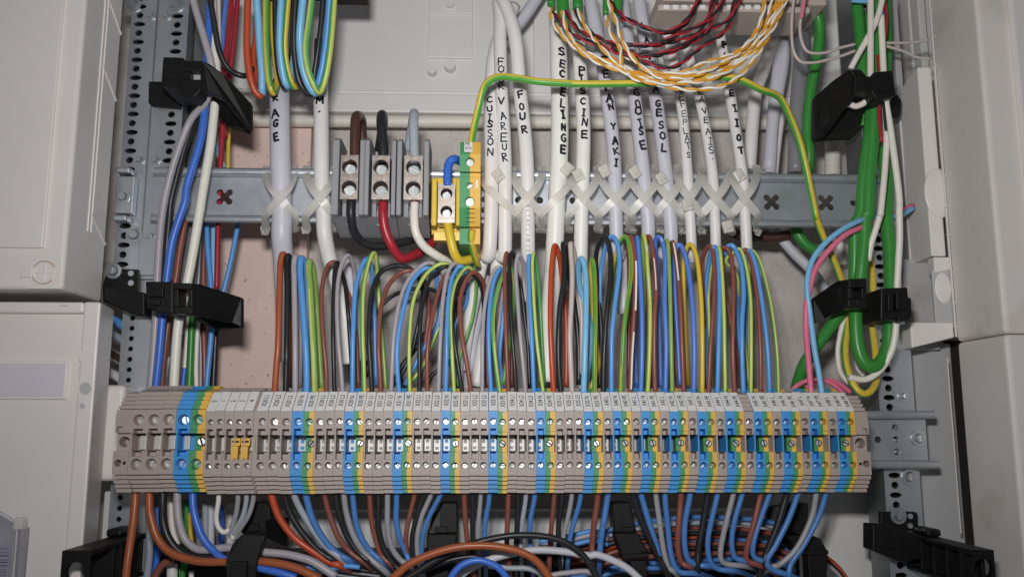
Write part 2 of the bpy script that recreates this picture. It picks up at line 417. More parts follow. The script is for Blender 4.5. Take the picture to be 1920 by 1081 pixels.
# lower back panel
y1 = 120
t = thing('lower_panel', 'white plastic back panel below the terminal strip', 'panel', P(900,1000,y1))
m = MB(); m.bbox(pxx(300,y1,1000), pxx(1500,y1,1000), y1, y1+10, pz(1130,y1), pz(956,y1), 1); m.build('panel_sheet', 'panelwhite', t)
for px in (640, 745, 860, 880, 1000, 1120, 1290):
    m = MB(); m.bbox(pxx(px,y1,1000), pxx(px+3,y1,1000), y1-1.2, y1-.1, pz(1130,y1), pz(960,y1), .3); m.build('rib', 'panelcool', t)
y2 = 100
m = MB(); m.bbox(pxx(1450,y2,1000), pxx(1686,y2,1000), y2, y2+20, pz(1130,y2), pz(905,y2), 1.5)
tag(m.build('side_panel', 'panelcool'), 'light grey plastic panel at lower right behind the black bar', 'panel')
m = MB(); m.bbox(pxx(1690,80,800), pxx(1795,80,800), 80, 98, pz(1100,80), pz(640,80), 1.5)
tag(m.build('recessed_panel', 'panelgrey'), 'smooth grey recessed panel right of the lower rail end', 'panel')

# ------------------------------------------------------------------ left covers
t = thing('cabinet_cover', 'large off-white plastic cover filling the upper left', 'cover', (-229, 45, 79))
m = MB(); m.bbox(-420, -229, -5, 45, 79.2, 400, 2.2, 3); m.build('cover_body', 'panel', t)
m = MB(); m.bbox(-420, P(104,200,-6)[0], -7.2, -4.8, pz(466,-5,60), 400, .8); m.build('front_plate', 'panel', t)
for ya, yb in ((18.5, 20), (23, 24)):
    m = MB(); m.bbox(-229.1, -228.2, ya, yb, 117, 330, .25); m.build('side_bead', 'panel', t)
for z0 in (257, 213, 121):
    m = MB()
    m.prism([(-229.1,22,z0+8),(-229.1,44,z0-6),(-229.1,44,z0-7.2),(-229.1,22,z0+6.8)], (.8,0,0)); m.build('side_bead', 'panel', t)
c = P(83,511,-5)
m = MB(); m.plate(c[0]-9, c[0]+9, c[2]-9, c[2]+9, -5.7, c[0], c[2], 6.6, .6, 28); m.cyl((c[0],c[2]), 5.9, -5.5, -4.9, 28)
m.build('fastener', 'panel', t)
m = MB(); m.tube([(c[0]+6.3*math.cos(a), -5.75, c[2]+6.3*math.sin(a)) for a in np.linspace(.5, 5.6, 30)], .22, 6); m.build('fastener_rim', 'rim', t, smooth=True)
m = MB(); m.box(c[0]-4.6, c[0]+4.6, -6.2, -5.5, c[2]-.5, c[2]+.5); m.box(c[0]-.5, c[0]+.5, -6.2, -5.5, c[2]-4.6, c[2]-.6); m.box(c[0]-.5, c[0]+.5, -6.2, -5.5, c[2]+.6, c[2]+4.6); m.build('fastener_cross', 'panel', t)
c2 = P(53,510,-5); m = MB(); m.bbox(c2[0]-3.5, c2[0]+3, -6.8, -4.9, c2[2]-3.2, c2[2]+3.2, .5); m.build('latch', 'panel', t)
t = thing('cabinet_cover', 'off-white plastic cover with label strip and screw holes at lower left', 'cover', (-218, 40, -100))
xf = -214.2; zt = 74.5
m = MB(); xi = pxx(146, 10, 700)
m.prism([(xi,10,-150),(xf,10,-150),(xf-5.6,42,-150),(xi,42,-150)], (0,0,zt+150), 1.4); m.build('frame_stile', 'panel', t)
m = MB(); m.bbox(-420, xi-.1, 10.4, 42, pz(586,10,60), zt-.1, 1.2); m.build('frame_rail', 'panel', t)
m = MB(); m.box(-420, xi-.1, 15, 40, -150, pz(586,10,60)-.1); m.build('inset_panel', 'panel', t)
m = MB(); m.bbox(-420, pxx(126,13,700), 13.2, 14.9, pz(748,13,60), pz(676,13,60), .4); m.build('label_frame', 'panel', t)
m = MB(); m.box(-420, pxx(121,13,700), 12.6, 13.1, pz(742,13,60), pz(681,13,60)); m.build('paper_strip', 'paperlabel', t)
for px, py, r in ((160,728,3.6),(154,761,1.8)):
    c = P(px,py,10); m = MB(); m.plate(c[0]-r*1.12, c[0]+r*1.12, c[2]-r*1.12, c[2]+r*1.12, 9.93, c[0], c[2], r, .06, 24, cap=False)
    m.build('hole_rim', 'panel', t)
    m = MB(); m.tube([(c[0]+r*1.0*math.cos(a), 9.9, c[2]+r*1.0*math.sin(a)) for a in np.linspace(0, 2*math.pi, 25)], .3, 8); m.build('hole_edge', 'panel', t, smooth=True)
    m = MB(); m.cyl((c[0],c[2]), r*.98, 9.96, 9.99, 24); m.build('screw_hole', 'panelgrey', t)
c = P(162,667,10); m = MB(); m.cyl((c[0],c[2]), 4.2, 9.6, 9.95, 24); m.build('blank_plug', 'panel', t)
m = MB(); m.bbox(pxx(112,9,570), pxx(128,9,570), 8.6, 10.2, pz(573,9,120), pz(567,9,120), .4); m.build('catch', 'panel', t)
# clear document holder with a bar code sheet
yh = 4
t = thing('document_pocket', 'clear plastic pocket holding a sheet with black barcode lines', 'pocket', P(20,1060,yh))
xa = pxx(-40,yh,1050); xb = pxx(26,yh,1050); xc = pxx(41,yh,1050); za = pz(978,yh,20)
m = MB(); pr = [(xb*(1-s_)+xa*s_, yh, za-1+ (pz(950,yh,0)-za)*math.sin(s_*1.5)) for s_ in np.linspace(0,1,10)]
m.prism([(xa,yh,-150),(xb,yh,-150)] + pr, (0,1.2,0)); m.build('pocket_sheet', 'clear', t)
m = MB(); m.bbox(xb, xc, yh-3, yh+6, -150, za-3, .8); m.build('pocket_edge', 'clear', t)
m = MB(); m.tube([(a[0], yh-1, a[2]+.6) for a in pr] , .9, 8); m.build('pocket_rim', 'clear', t, smooth=True)
m = MB(); m.bbox(xb-1, xc, yh-3, yh+3, za-4, za+2.5, .8); m.build('pocket_catch', 'nylon', t)
m = MB(); m.box(xa, pxx(17,yh+3,1050), yh+2, yh+2.3, -150, pz(1016,yh+3,10)); sh = m.build('paper_sheet', 'paperlabel', t)
m = MB(); z_ = pz(1027,yh+3,10)
for i in range(16):
    h = R_.choice((.35,.35,.6)); m.box(xa, pxx(14.5,yh+3,1050), yh+1.8, yh+1.95, z_-h, z_); z_ -= h + R_.choice((.8,1.1,1.7))
m.build('barcode', 'ink', sh)

# ------------------------------------------------------------------ right covers
t = thing('cabinet_cover', 'tall off-white plastic cover with scuffed side at upper right', 'cover', (297, 45, 56))
m = MB(); m.bbox(297, 470, -5, 46, 57, 400, 2.5, 3); m.build('cover_body', 'panelscuffed', t)
m = MB(); m.bbox(pxx(1906,-6,200), 470, -9, -4.8, pz(540,-5,1900), 400, 2.0); m.build('front_plate', 'panel', t)
m = MB(); m.bbox(296.2, 297.1, 44.6, 46.2, 60, 345, .2); m.build('side_bead', 'panel', t)
for i in range(14):
    z_ = 64+i*19.5+R_.uniform(-3,3); m = MB(); m.box(295.6, 296.9, 43, 45.8, z_, z_+.7); m.build('side_tick', 'panel', t)
# inner flange with finger scoops
t = thing('cover_flange', 'grey inner flange with oval finger scoops beside the right cover', 'flange', (290, 60, 120))
fx = 286.5
m = MB(); zT, zB = pz(118,48,1735), pz(480,48,1760)
m.prism([(fx,48,zT-3),(fx,48,zB),(fx,76,zB),(fx,76,zT-12),(fx,62,zT-5)], (9.5,0,0), .8); m.build('flange_body', 'panel', t)
def ell(c, rx, ry, rz, nm, mt):
    m = MB(); U_, V_ = 20, 10; vs = []; fs = []
    for j in range(V_+1):
        a = math.pi*j/V_ - math.pi/2
        for i in range(U_): b = 2*math.pi*i/U_; vs.append((c[0]+rx*math.cos(a)*math.cos(b), c[1]+ry*math.cos(a)*math.sin(b), c[2]+rz*math.sin(a)))
    for j in range(V_):
        for i in range(U_): fs.append((j*U_+i, j*U_+(i+1)%U_, (j+1)*U_+(i+1)%U_, (j+1)*U_+i))
    m.add(vs, fs); return m.build(nm, mt, t, smooth=True)
ell((fx+7.6, 47.6, pz(362,48,1750)), 9.8, 1.6, 16.5, 'finger_scoop', 'panel')
m = MB(); m.bbox(fx-1.5, fx+10.2, 46.6, 49, pz(612,48,1760), zB-9, .6); m.build('flange_foot', 'panelgrey', t)
ell((fx+5.0, 46.9, pz(540,48,1764)), 5.6, 1.3, 10.0, 'finger_scoop', 'panel')
m = MB(); m.prism([(fx,46,zB-1),(fx+10,46,zB-1),(fx+10,46,zB-9),(fx,46,zB-11)], (0,8,0), .4); m.build('flange_step', 'panel', t)
m = MB(); m.bbox(pxx(1695,72,560), fx+14, 72, 84, pz(655,72,1700), pz(486,72,1700), .8); m.build('flange_wing', 'panelgrey', t)
m = MB(); m.bbox(fx-.7, fx+.1, 74.6, 76.2, zB, zT-14, .2); m.build('flange_bead', 'panel', t)
m = MB(); m.bbox(pxx(1791,84,800), 324, 84, 92, -150, 62, .8); tag(m.build('shadow_gap', 'dark'), 'added dark strip for the shaded gap along the lower right cover edge', 'filler')  # dark strip added where the gap beside the cover lies in shade
# upright grey strip left of the flange
m = MB(); m.bbox(pxx(1690,80,300), pxx(1702,80,300), 78, 96, pz(600,80), pz(-20,80), .8); tag(m.build('edge_strip', 'panelgrey'), 'narrow grey strip left of the finger scoop flange', 'strip')
m = MB(); m.bbox(pxx(1704,112,60), pxx(1790,112,60), 110, 126, pz(300,112), pz(-30,112), 1.0); tag(m.build('side_panel', 'panelcool'), 'white ridged panel in the upper right corner behind thin wires', 'panel')
m = MB(); m.bbox(pxx(1722,100,60), pxx(1736,100,60), 98, 109.5, pz(300,100), pz(-30,100), 1.0); tag(m.build('edge_strip', 'panelcool'), 'white ridge on the upper right corner panel', 'strip')
t = thing('cabinet_cover', 'plain grey-white plastic cover filling the lower right', 'cover', (297, 45, -40))
m = MB(); m.bbox(297, 470, -5, 46, -150, 56.6, 2.5, 3); m.build('cover_body', 'panelscuffed', t)
m = MB(); m.bbox(296.3, 297.1, 57.5, 59, -60, 48, .2); m.build('side_bead', 'panel', t)
m = MB(); m.prism([(pxx(1708,46,620),46.2,pz(652,46,1750)),(296.0,46.2,pz(632,46,1750)),(296.0,46.2,pz(604,46,1750)),(pxx(1708,46,620),46.2,pz(604,46,1750))], (0,26,0), .8); tag(m.build('ledge', 'panel'), 'off-white ledge below the finger scoop flange', 'ledge')

# ------------------------------------------------------------------ perforated uprights
def upright(name, label, x0, x1, cols, z0, z1, pitch, yface=60, zstart=0, solid=None, mt='zinc', plain=False):
    t = thing(name, label, 'rail', ((x0+x1)/2, yface, z0))
    m = MB(); edges = [x0] + [(cols[i]+cols[i+1])/2 for i in range(len(cols)-1)] + [x1]
    for ci, cx in enumerate(cols):
        z = z0; i = ci
        while z < z1:
            zz = min(z+pitch, z1)
            if zz-z > pitch*.8 and not (solid and solid[0] < z < solid[1]):
                if plain: rad = 1.6
                elif i % 2: rad = (lambda th: 1/math.sqrt((math.cos(th)/3.9)**2 + (math.sin(th)/1.75)**2))
                else: rad = 2.25
                m.plate(edges[ci], edges[ci+1], z, zz, yface, cx, (z+zz)/2, rad, 2.0, 12, cap=False)
            else: m.quad((edges[ci],yface,z),(edges[ci+1],yface,z),(edges[ci+1],yface,zz),(edges[ci],yface,zz))
            z = zz; i += 1
    m.build('perforated_face', mt, t)
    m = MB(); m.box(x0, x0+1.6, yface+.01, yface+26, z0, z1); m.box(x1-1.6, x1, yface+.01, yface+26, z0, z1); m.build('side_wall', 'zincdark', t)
    m = MB(); m.box(x0+1.7, x1-1.7, yface+14, yface+16, z0, z1); m.build('dark_sheet', 'dark', t)  # dark sheet added behind the holes so they read dark
    return t
UL = upright('perforated_upright', 'galvanised perforated upright rail at left above the lower clip', -230, -193, [-224.5,-200], 96, 330, 6.15, 60)
UB = upright('perforated_upright', 'narrow galvanised perforated upright at left below the upper rail', -222.5, -198, [-216.4], -130, 95.6, 6.4, 61.5, plain=True)
m = MB(); m.box(-213.6, -212.8, 59.2, 60.3, 97, 330); m.build('fold_line', 'zincdark', UL)
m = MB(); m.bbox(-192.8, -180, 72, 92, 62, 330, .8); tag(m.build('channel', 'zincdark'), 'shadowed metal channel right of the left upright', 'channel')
UR = upright('perforated_upright', 'galvanised perforated upright rail at right behind green cables', 252, 272, [258.5], -130, 330, 6.0, 60)
m = MB(); m.bbox(272.3, 276, 62, 70, -130, 60, .5); m.build('flange', 'zinc', UR)
def bolt(px, py, y, r, parent, nm='bolt'):
    c = P(px,py,y); m = MB()
    m.cyl((c[0],c[2]), r*1.45, y-.8, y-.05, 24); m.cyl((c[0],c[2]), r*.72, y-2.8, y-.8, 20, r)
    m.box(c[0]-r*.5, c[0]+r*.5, y-3.0, y-2.75, c[2]-r*.09, c[2]+r*.09); m.box(c[0]-r*.09, c[0]+r*.09, y-3.05, y-2.8, c[2]-r*.5, c[2]+r*.5)
    return m.build(nm, 'boltsteel', parent, smooth=False)
for px, py, r in ((252,440,3.6),(213,508,3.4),(250,10,3.6),(330,10,3.6),(262,300,2.2),(292,300,2.2),(284,443,2),(283,30,2.2),(312,30,2.2)): bolt(px, py, 59.8, r, UL)
for px, py, r in ((1693,742,2.2),(1705,893,3.4)): bolt(px, py, 59.8, r, UR)
t = UL
m = MB(); m.bbox(-214, -196, 57.8, 59.6, 98, 122, .4); m.build('fixing_plate', 'zinc', UL)

# ------------------------------------------------------------------ DIN rails
def xr(th):
    a = (th % (math.pi/2)) - math.pi/4
    s_ = math.sin(a)*4.3
    return max(2.7, 4.3*math.cos(a) + math.sqrt(4.4-s_*s_)) if abs(s_) < 2.09 else 2.7
def xhole(r, lobe):
    return lambda th: r*(.62 + .38*abs(math.cos(2*(th-math.pi/4)))**1.2*1.0) if lobe else r
def rail(name, label, x0, x1, zc, yl, holes, web=None):
    """holes: [(x, dz, r, cross)]"""
    t = thing(name, label, 'rail', ((x0+x1)/2, yl, zc))
    w0, w1 = web or (x0, x1)
    for s_ in (1,-1):
        m = MB()
        prof = [(yl+.9,13.0),(yl+.25,13.9),(yl,15.0),(yl,16.0),(yl+.3,16.9),(yl+1.0,17.5),(yl+2.0,17.7),(yl+2.0,14.3),(yl+7.0,14.3),(yl+7.0,12.9),(yl+.6,12.9)]
        pts = [(x0, a, zc+s_*b) for a, b in prof]; n = len(pts)
        m.prism(pts, (x1-x0,0,0)); m.build('lip', 'zinc', t)
    yw = yl+6.4; m = MB(); hs = sorted(set(round(h[0],2) for h in holes))
    ed = [w0] + [(hs[i]+hs[i+1])/2 for i in range(len(hs)-1)] + [w1] if hs else [w0, w1]
    zs0, zs1 = zc-12.7, zc+12.7
    for i, hx in enumerate(hs):
        hh = sorted([h for h in holes if abs(h[0]-hx) < .02], key=lambda h: h[1])
        xe0, xe1 = max(ed[i], hx-8), min(ed[i+1], hx+8)
        if xe0 > ed[i]: m.quad((ed[i],yw,zs0),(xe0,yw,zs0),(xe0,yw,zs1),(ed[i],yw,zs1))
        if xe1 < ed[i+1]: m.quad((xe1,yw,zs0),(ed[i+1],yw,zs0),(ed[i+1],yw,zs1),(xe1,yw,zs1))
        ze = [zs0] + [zc+(hh[k][1]+hh[k+1][1])/2 for k in range(len(hh)-1)] + [zs1]
        for k, h in enumerate(hh):
            if h[3]: f = (lambda th, r=h[2]: xr(th))
            else: f = h[2]
            m.plate(xe0, xe1, ze[k], ze[k+1], yw, hx, zc+h[1], f, 1.2, 40 if h[3] else 16, cap=False)
    m.build('web', 'zinc', t)
    return t
def rx(px, py): return float(P(px,py,56.4)[0])
URz = float((P(940,320,50)[2]+P(940,419,50)[2])/2)
hl = [(rx(421,370),0,5.6,1),(rx(1447,384),0,5.6,1),(rx(1549,386),0,5.6,1),(rx(1600,386),0,2,0)]
for px in (908,): hl += [(rx(px,380),d,2.1,0) for d in (-7,0,7)]
for px in (972,1012,1075): hl += [(rx(px,378),-.2,2.3,0)]
hl += [(rx(1073,358),7,2.3,0)]
hl = [h if abs(h[0]-rx(1073,358)) > .9 else (rx(1074,358), h[1], h[2], h[3]) for h in hl]
hl = [(rx(1074,358) if abs(h[0]-rx(1075,378)) < .9 else h[0],)+tuple(h[1:]) for h in hl]
rail('mounting_rail', 'upper galvanised top-hat rail with cross-shaped holes', float(P(284,366,50)[0]), float(P(1686,378,50)[0]), URz, 50, hl)
t = thing('rail_bracket', 'galvanised end bracket left of the upper mounting rail', 'bracket', P(235,370,50))
xa, xb = float(P(212,370,50)[0]), float(P(246,370,50)[0])
m = MB(); m.bbox(xa, xb, 53, 59, URz-12, URz+12, .5); m.build('bracket_plate', 'zinc', t)
for s_ in (1,-1):
    m = MB(); m.bbox(xa, xb-2, 50, 58, URz+s_*15.4-1.9, URz+s_*15.4+1.9, 1.2, 3); m.build('bracket_lip', 'zinc', t)
bolt(231, 369, 53, 3.0, t)
LRz = float((P(1700,770,50)[2]+P(1700,878,50)[2])/2)
hl = [(rx(1646,820),0,2.1,0)] + [(rx(1680,820),d,2.1,0) for d in (-7.4,0,7.4)]
LR = rail('mounting_rail', 'lower galvanised top-hat rail projecting right of the terminal strip', -196, float(P(1757,820,50)[0]), LRz, 50, hl, web=(-196, float(P(1738,820,56)[0])))
bolt(1722, 821, 56, 3.2, LR)
m = MB(); m.bbox(pxx(187,52,800), pxx(240,52,800), 44, 62, pz(900,52,215), pz(722,52,215), 3, 3)
tag(m.build('rail_end_cap', 'panel'), 'white plastic end piece left of the terminal strip', 'cap')

# ================================================================== TERMINAL STRIP
ZC = -4.2
# screw template
def screw_mesh():
    m = MB(); n = 9; sl = .2
    for s_ in (1,-1):
        top = []; out = []
        a0 = math.asin(sl)
        for k in range(n+1):
            a = a0 + (math.pi-2*a0)*k/n
            out.append((math.cos(a), .32, s_*math.sin(a))); top.append((.8*math.cos(a), 0, s_*max(sl, .8*math.sin(a))))
        N = n+1
        m.add(top+out, [tuple(range(N))] + [(k,k+1,N+k+1,N+k) for k in range(n)])
        m.quad((-1,0.45,s_*sl),(1,0.45,s_*sl),(.8,0,s_*sl),(-.8,0,s_*sl))
    m.quad((-1,.45,-sl),(1,.45,-sl),(1,.45,sl),(-1,.45,sl))
    me = bpy.data.meshes.new('screw'); me.from_pydata([(a*.001,b*.001,c*.001) for a,b,c in m.v], [], m.f); me.materials.append(MT['steel']); me.update()
    return me
SCREW = screw_mesh()
def screw(parent, x, y, z, r, name='screw'):
    o = bpy.data.objects.new(name, SCREW); COL.objects.link(o); o.parent = parent
    oo = parent['o_']; o.location = ((x-oo[0])*.001, (y-oo[1])*.001, (z-oo[2])*.001)
    o.scale = (r, r, r)
    o.rotation_euler = (math.radians(R_.uniform(-7,7)), R_.uniform(0, 3.14), math.radians(R_.uniform(-7,7)))
    return o

TE = []   # (kind, px, tag text)
for px in (260.1, 288.5, 316.4): TE.append(('bigL', px, None))
TE.append(('bigN', 343.9, None)); TE.append(('bigPE', 371.4, None))
for px, s_ in zip((394.4,412.3,430,447.9,466.3), '01234'): TE.append(('smallL', px, s_))
def five(pre, xs):
    for x, k in zip(xs, ('L1','L2','L3','N','PE')): TE.append((k[0] if k != 'PE' else 'PE', x, pre+' '+k))
def three(pre, xs):
    for x, k in zip(xs, ('L','N','PE')): TE.append((k, x, pre+' '+k))
five('X20', (491.6,514,536.4,558.4,579.8)); five('X30', (599.5,618,636.3,654.5,673)); five('X31', (691.3,709.6,727.7,745.7,764))
five('X32', (781.9,799.4,817.5,835.7,853.6)); five('X33', (872,889.7,907,924.9,942.6)); five('X34', (960.9,978.4,996.1,1014,1031.8))
five('X35', (1050.1,1067.9,1085.8,1103.7,1121.4)); three('X40', (1139.7,1157.5,1175.4)); three('X41', (1193,1210.6,1228.3)); three('X42', (1246.2,1263.9,1281.6))
three('X43', (1298.9,1316.4,1333.7)); three('X44', (1351.6,1369.2,1386.6)); three('X45', (1404.3,1422.2,1439.3)); three('X46', (1456.8,1474.5,1491.8))
three('X47', (1509.1,1526.8,1543.1)); three('X48', (1560.6,1578.3,1594.6))
XT = [float(P(e[1], 788, 0)[0]) for e in TE]
CNM = {'L': 'beige', 'N': 'blue', 'PE': 'green and yellow'}
ORD = ['leftmost large', 'second large', 'third large', 'large', 'large']
def boundaries(i):
    l = XT[i]-(XT[i]-XT[i-1])/2 if i else XT[0]-4.2
    r = XT[i]+(XT[i+1]-XT[i])/2 if i < len(XT)-1 else XT[-1]+2.55
    if i == 9: r = XT[i]+2.6
    if i == 10: l = XT[i]-3.2
    if i == 5: l = XT[i]-2.6
    if i == 4: r = XT[i]+4.0
    return l+.04, r-.04
def build_terminal(i):
    kind, px, txt = TE[i]; big = kind.startswith('big'); k = kind.replace('big','').replace('small','')
    pe = k == 'PE'; x0, x1 = boundaries(i); xc = XT[i]; wd = x1-x0
    dz = ZC + (1.0 if big else 0) + R_.uniform(-.22,.22); dy = R_.uniform(-.3,.3)
    if txt: lab = '%s terminal block with white tag reading %s' % (('small '+CNM[k]) if kind.startswith('small') else CNM[k], ['zero','one','two','three','four'][int(txt)] if len(txt) == 1 else txt)
    elif big: lab = ('%s beige terminal block at the left end of the strip' % ORD[i]) if k == 'L' else 'large %s terminal block without a tag at strip left' % CNM[k]
    if txt == 'X45 L': lab = 'beige terminal block missing its tag between X44 PE and X45 N'
    t = thing('terminal_block', lab, 'terminal block', (xc, 46, dz-31), 'terminal blocks on the lower rail')
    mats = {'L': ['beige'], 'N': ['blueblock'], 'PE': ['greenblock','yellowblock']}[k]
    m = MB(); Y = lambda y: y+dy; Z = lambda z: z+dz
    xm = xc
    def strip(a, b):
        if pe:
            m.quad((x0,Y(a[0]),Z(a[1])),(xm,Y(a[0]),Z(a[1])),(xm,Y(b[0]),Z(b[1])),(x0,Y(b[0]),Z(b[1])), 0)
            m.quad((xm,Y(a[0]),Z(a[1])),(x1,Y(a[0]),Z(a[1])),(x1,Y(b[0]),Z(b[1])),(xm,Y(b[0]),Z(b[1])), 1)
        else: m.quad((x0,Y(a[0]),Z(a[1])),(x1,Y(a[0]),Z(a[1])),(x1,Y(b[0]),Z(b[1])),(x0,Y(b[0]),Z(b[1])))
    rd = 8.6 if pe else (10.5 if (big or kind.startswith('small')) else 16.0); fins = [(0,-17.3)]; yp = 0
    for j in range(4):
        zt = -17.3-2.45*j; yj = 1.5+2.7*j
        fins += [(yp+4.5, zt), (yp+4.5, zt-.6), (yj, zt-.6), (yj, zt-2.45)]; yp = yj
    tail = [(16,fins[-1][1]), (16,-25.5), (41,-25.5), (41,-30.6), (47,-30.6), (47,29)]
    has_tag = txt is not None and txt != 'X45 L'
    topf = []
    if has_tag: topf = [(47,29),(25,31.2),(22.5,29.3),(13,28.6),(11.4,27.0),(0,17.3)]
    else:
        q = [(0,17.3)]; yp = 0
        for j in range(4):
            zt = 17.3+2.45*j; yj = 1.6+2.6*j
            q += [(yp+3.6, zt), (yp+3.6, zt+.5), (yj, zt+.5), (yj, zt+2.45)]; yp = yj
        q += [(14,28.2),(22.5,29.3),(25,31.2),(47,29)]; topf = q[::-1]
    for a, b in zip(topf[:-1], topf[1:]): strip(a, b)
    strip((0,4.6),(30,4.6)); strip((30,4.6),(30,4.0)); strip((30,4.0),(rd,4.0)); strip((rd,4.0),(rd,-4.6)); strip((rd,-4.6),(0,-4.6))
    for a, b in zip(fins[:-1], fins[1:]): strip(a, b)
    strip(fins[-1], tail[0])
    for a, b in zip(tail[:-1], tail[1:]): strip(a, b)
    r = 3.0 if big else (1.55 if kind.startswith('small') else (2.15 if txt and txt.startswith('X20') else 1.9)); hd = 6.0
    zs = 8.2 if big else 9.1
    kw = dict(mi=0, mi2=1 if pe else None, xm=xm)
    hz = 11.8
    m.plate(x0, x1, Z(zs), Z(17.3), Y(0), xc, Z(hz), r, hd, 20, **kw)
    m.plate(x0, x1, Z(-17.3), Z(-zs), Y(0), xc, Z(-hz), r, hd, 20, **kw)
    if pe:
        strip((0,zs),(0,6.6)); strip((0,6.6),(1.2,6.6)); strip((1.2,6.6),(1.2,6.2)); strip((1.2,6.2),(0,6.2)); strip((0,6.2),(0,4.6)); strip((0,-4.6),(0,-zs))
    else:
        hw = wd*.31
        m.slot(x0, x1, Z(4.6), Z(zs), Y(0), xc-hw, xc+hw, Z(4.62), Z(zs-1.1), 6.5)
        m.slot(x0, x1, Z(-zs), Z(-4.6), Y(0), xc-hw, xc+hw, Z(-zs+.5), Z(-4.62), 5.0)
        m.box(x0+.02, x0+.9, Y(1.0), Y(rd-.02), Z(-4.58), Z(4.58))
    # side skins
    outline = topf + [(0,4.6),(30,4.6),(30,4.0),(rd,4.0),(rd,-4.6),(0,-4.6)] + fins + tail[:-1]
    for xs, mi in ((x0,0),(x1,1 if pe else 0)): m.add([(xs,Y(a),Z(b)) for a,b in outline], [tuple(range(len(outline)))], mi)
    body = m.build('block_body', mats, t)
    sr = r*(.86 if big else .93)
    for z in (hz,-hz): screw(t, xc, Y(5.4 if not big else 5.0), Z(z), sr)
    if pe: 
        m2 = MB(); rr = 1.75 if not big else 2.4
        m2.cyl((xc,Z(0)), rr*1.12, Y(rd-.5), Y(rd-.05), 20); m2.build('screw_seat', 'dark', t)
        screw(t, xc, Y(rd-.9), Z(0), rr)
    elif big or kind.startswith('small'):
        m2 = MB(); m2.bbox(xc-(1.6 if big else .9), xc+(1.5 if big else .7), Y(8.0), Y(10.4), Z(-4.3), Z(3.6), .3); m2.build('conductor_bar', 'plated', t)
    else:
        m2 = MB(); a, b = xc-wd*.33, xc+wd*.36; yb = Y(14.4)
        m2.slot(a, b, Z(-4.4), Z(-1.3), yb, xc-wd*.16, xc+wd*.2, Z(-3.6), Z(-2.0), 1.2, cap=False)
        m2.plate(a, b, Z(-1.3), Z(4.4), yb, xc+wd*.02, Z(.9), 1.05, 1.2, 14, cap=False)
        m2.quad((a,yb,Z(-4.4)),(a,yb,Z(4.4)),(a,yb+1.2,Z(4.4)),(a,yb+1.2,Z(-4.4))); m2.build('conductor_bar', 'plated', t)
    if has_tag:
        up = np.array([0, 11.4, 9.7]); L = np.linalg.norm(up); up = up/L; nn = np.array([0, -up[2], up[1]])
        base = np.array([xc, Y(0), Z(17.3)]); h0, h1 = .1, L+.9
        hw = (wd*.47 if not big else wd*.45); off = R_.uniform(-.15,.15)
        m3 = MB(); c = [base + np.array([sx*hw,0,0]) + up*h + nn*.15 for sx, h in ((-1,h0),(1,h0),(1,h1),(-1,h1))]
        m3.prism(c, nn*1.1, .15); tg = m3.build('marker_tag', 'tag', t)
        v, f = font_mesh(txt, 3.75, .9)
        xs_ = [q[0] for q in v]; ln = max(xs_)-min(xs_)
        ys_ = [q[1] for q in v]; hh = max(ys_)
        st = (L-ln)/2 + .3 if len(txt) > 1 else L*.45
        m4 = MB(); o_ = base + nn*1.32 + np.array([hh*.5, 0, 0])
        m4.add([o_ + up*(st + q[0]) + np.array([-q[1],0,0]) for q in v], f); m4.build('tag_lettering', 'ink', tg)
    return t
for i in range(len(TE)): build_terminal(i)
# partition plate between the small blocks and X20
xa, xb = XT[9]+2.62, XT[10]-3.24
m = MB(); m.prism([(xa,a,ZC+b) for a,b in ((47,29),(25,31),(13,28.6),(.6,17.6),(.6,-17.2),(9,-27),(41,-26),(41,-30),(47,-30))], (xb-xa,0,0))
tag(m.build('partition_plate', 'beige'), 'beige partition plate between tag 4 and tag X20 L1', 'partition')
# end brackets
def end_bracket(x0, x1, label, big, flip):
    t = thing('end_bracket', label, 'end bracket', ((x0+x1)/2, 46, ZC-31)); xc = (x0+x1)/2; m = MB(); dz = ZC + (1.0 if big else 0)
    q = [(1.5,17.3)]; yp = 1.5
    for j in range(4):
        zt = 17.3+2.3*j; yj = 3.5+2.6*j; q += [(yp+4,zt),(yp+4,zt+.5),(yj,zt+.5),(yj,zt+2.3)]; yp = yj
    q += [(22,27.5),(47,27)]
    f = [(0,-17.3)]; yp = 0
    for j in range(4):
        zt = -17.3-2.45*j; yj = 1.3+2.1*j; f += [(yp+4,zt),(yp+4,zt-.5),(yj,zt-.5),(yj,zt-2.45)]; yp = yj
    f += [(47,-27)]
    S = lambda a, b: m.quad((x0,a[0],dz+a[1]),(x1,a[0],dz+a[1]),(x1,b[0],dz+b[1]),(x0,b[0],dz+b[1]))
    for a, b in zip(q[:-1], q[1:]): S(a, b)
    for a, b in zip(f[:-1], f[1:]): S(a, b)
    xs = x0+(x1-x0)*(.28 if not flip else .72); d_ = 1 if not flip else -1
    S((1.5,17.3),(1.5,13.2)); S((1.5,13.2),(0.4,13.2)); m.slot(x0,x1,dz+4.8,dz+13.2,.4,xs-1.3,xs+1.3,dz+5.2,dz+8.2,3)
    S((.4,4.8),(4,4.8))
    m.plate(x0, x1, dz-4.8, dz+4.8, 4, xc, dz, 2.9, 9, 24, cap=True)
    S((4,-4.8),(0,-4.8))
    m.plate(x0, x1, dz-17.3, dz-4.8, 0, xc-d_*1.2, dz-11.2, 1.95, 8, 20)
    ol = q[::-1] + [(.4,13.2),(.4,4.8),(4,4.8),(4,-4.8),(0,-4.8)] + f
    for x in (x0,x1): m.add([(x,a,dz+b) for a,b in ol], [tuple(range(len(ol)))])
    m.build('bracket_body', 'beige', t)
    m = MB(); m.box(xc+d_*1.4, xc+d_*3, -.06, .3, dz-12, dz-10.4); m.build('square_socket', 'dark', t)
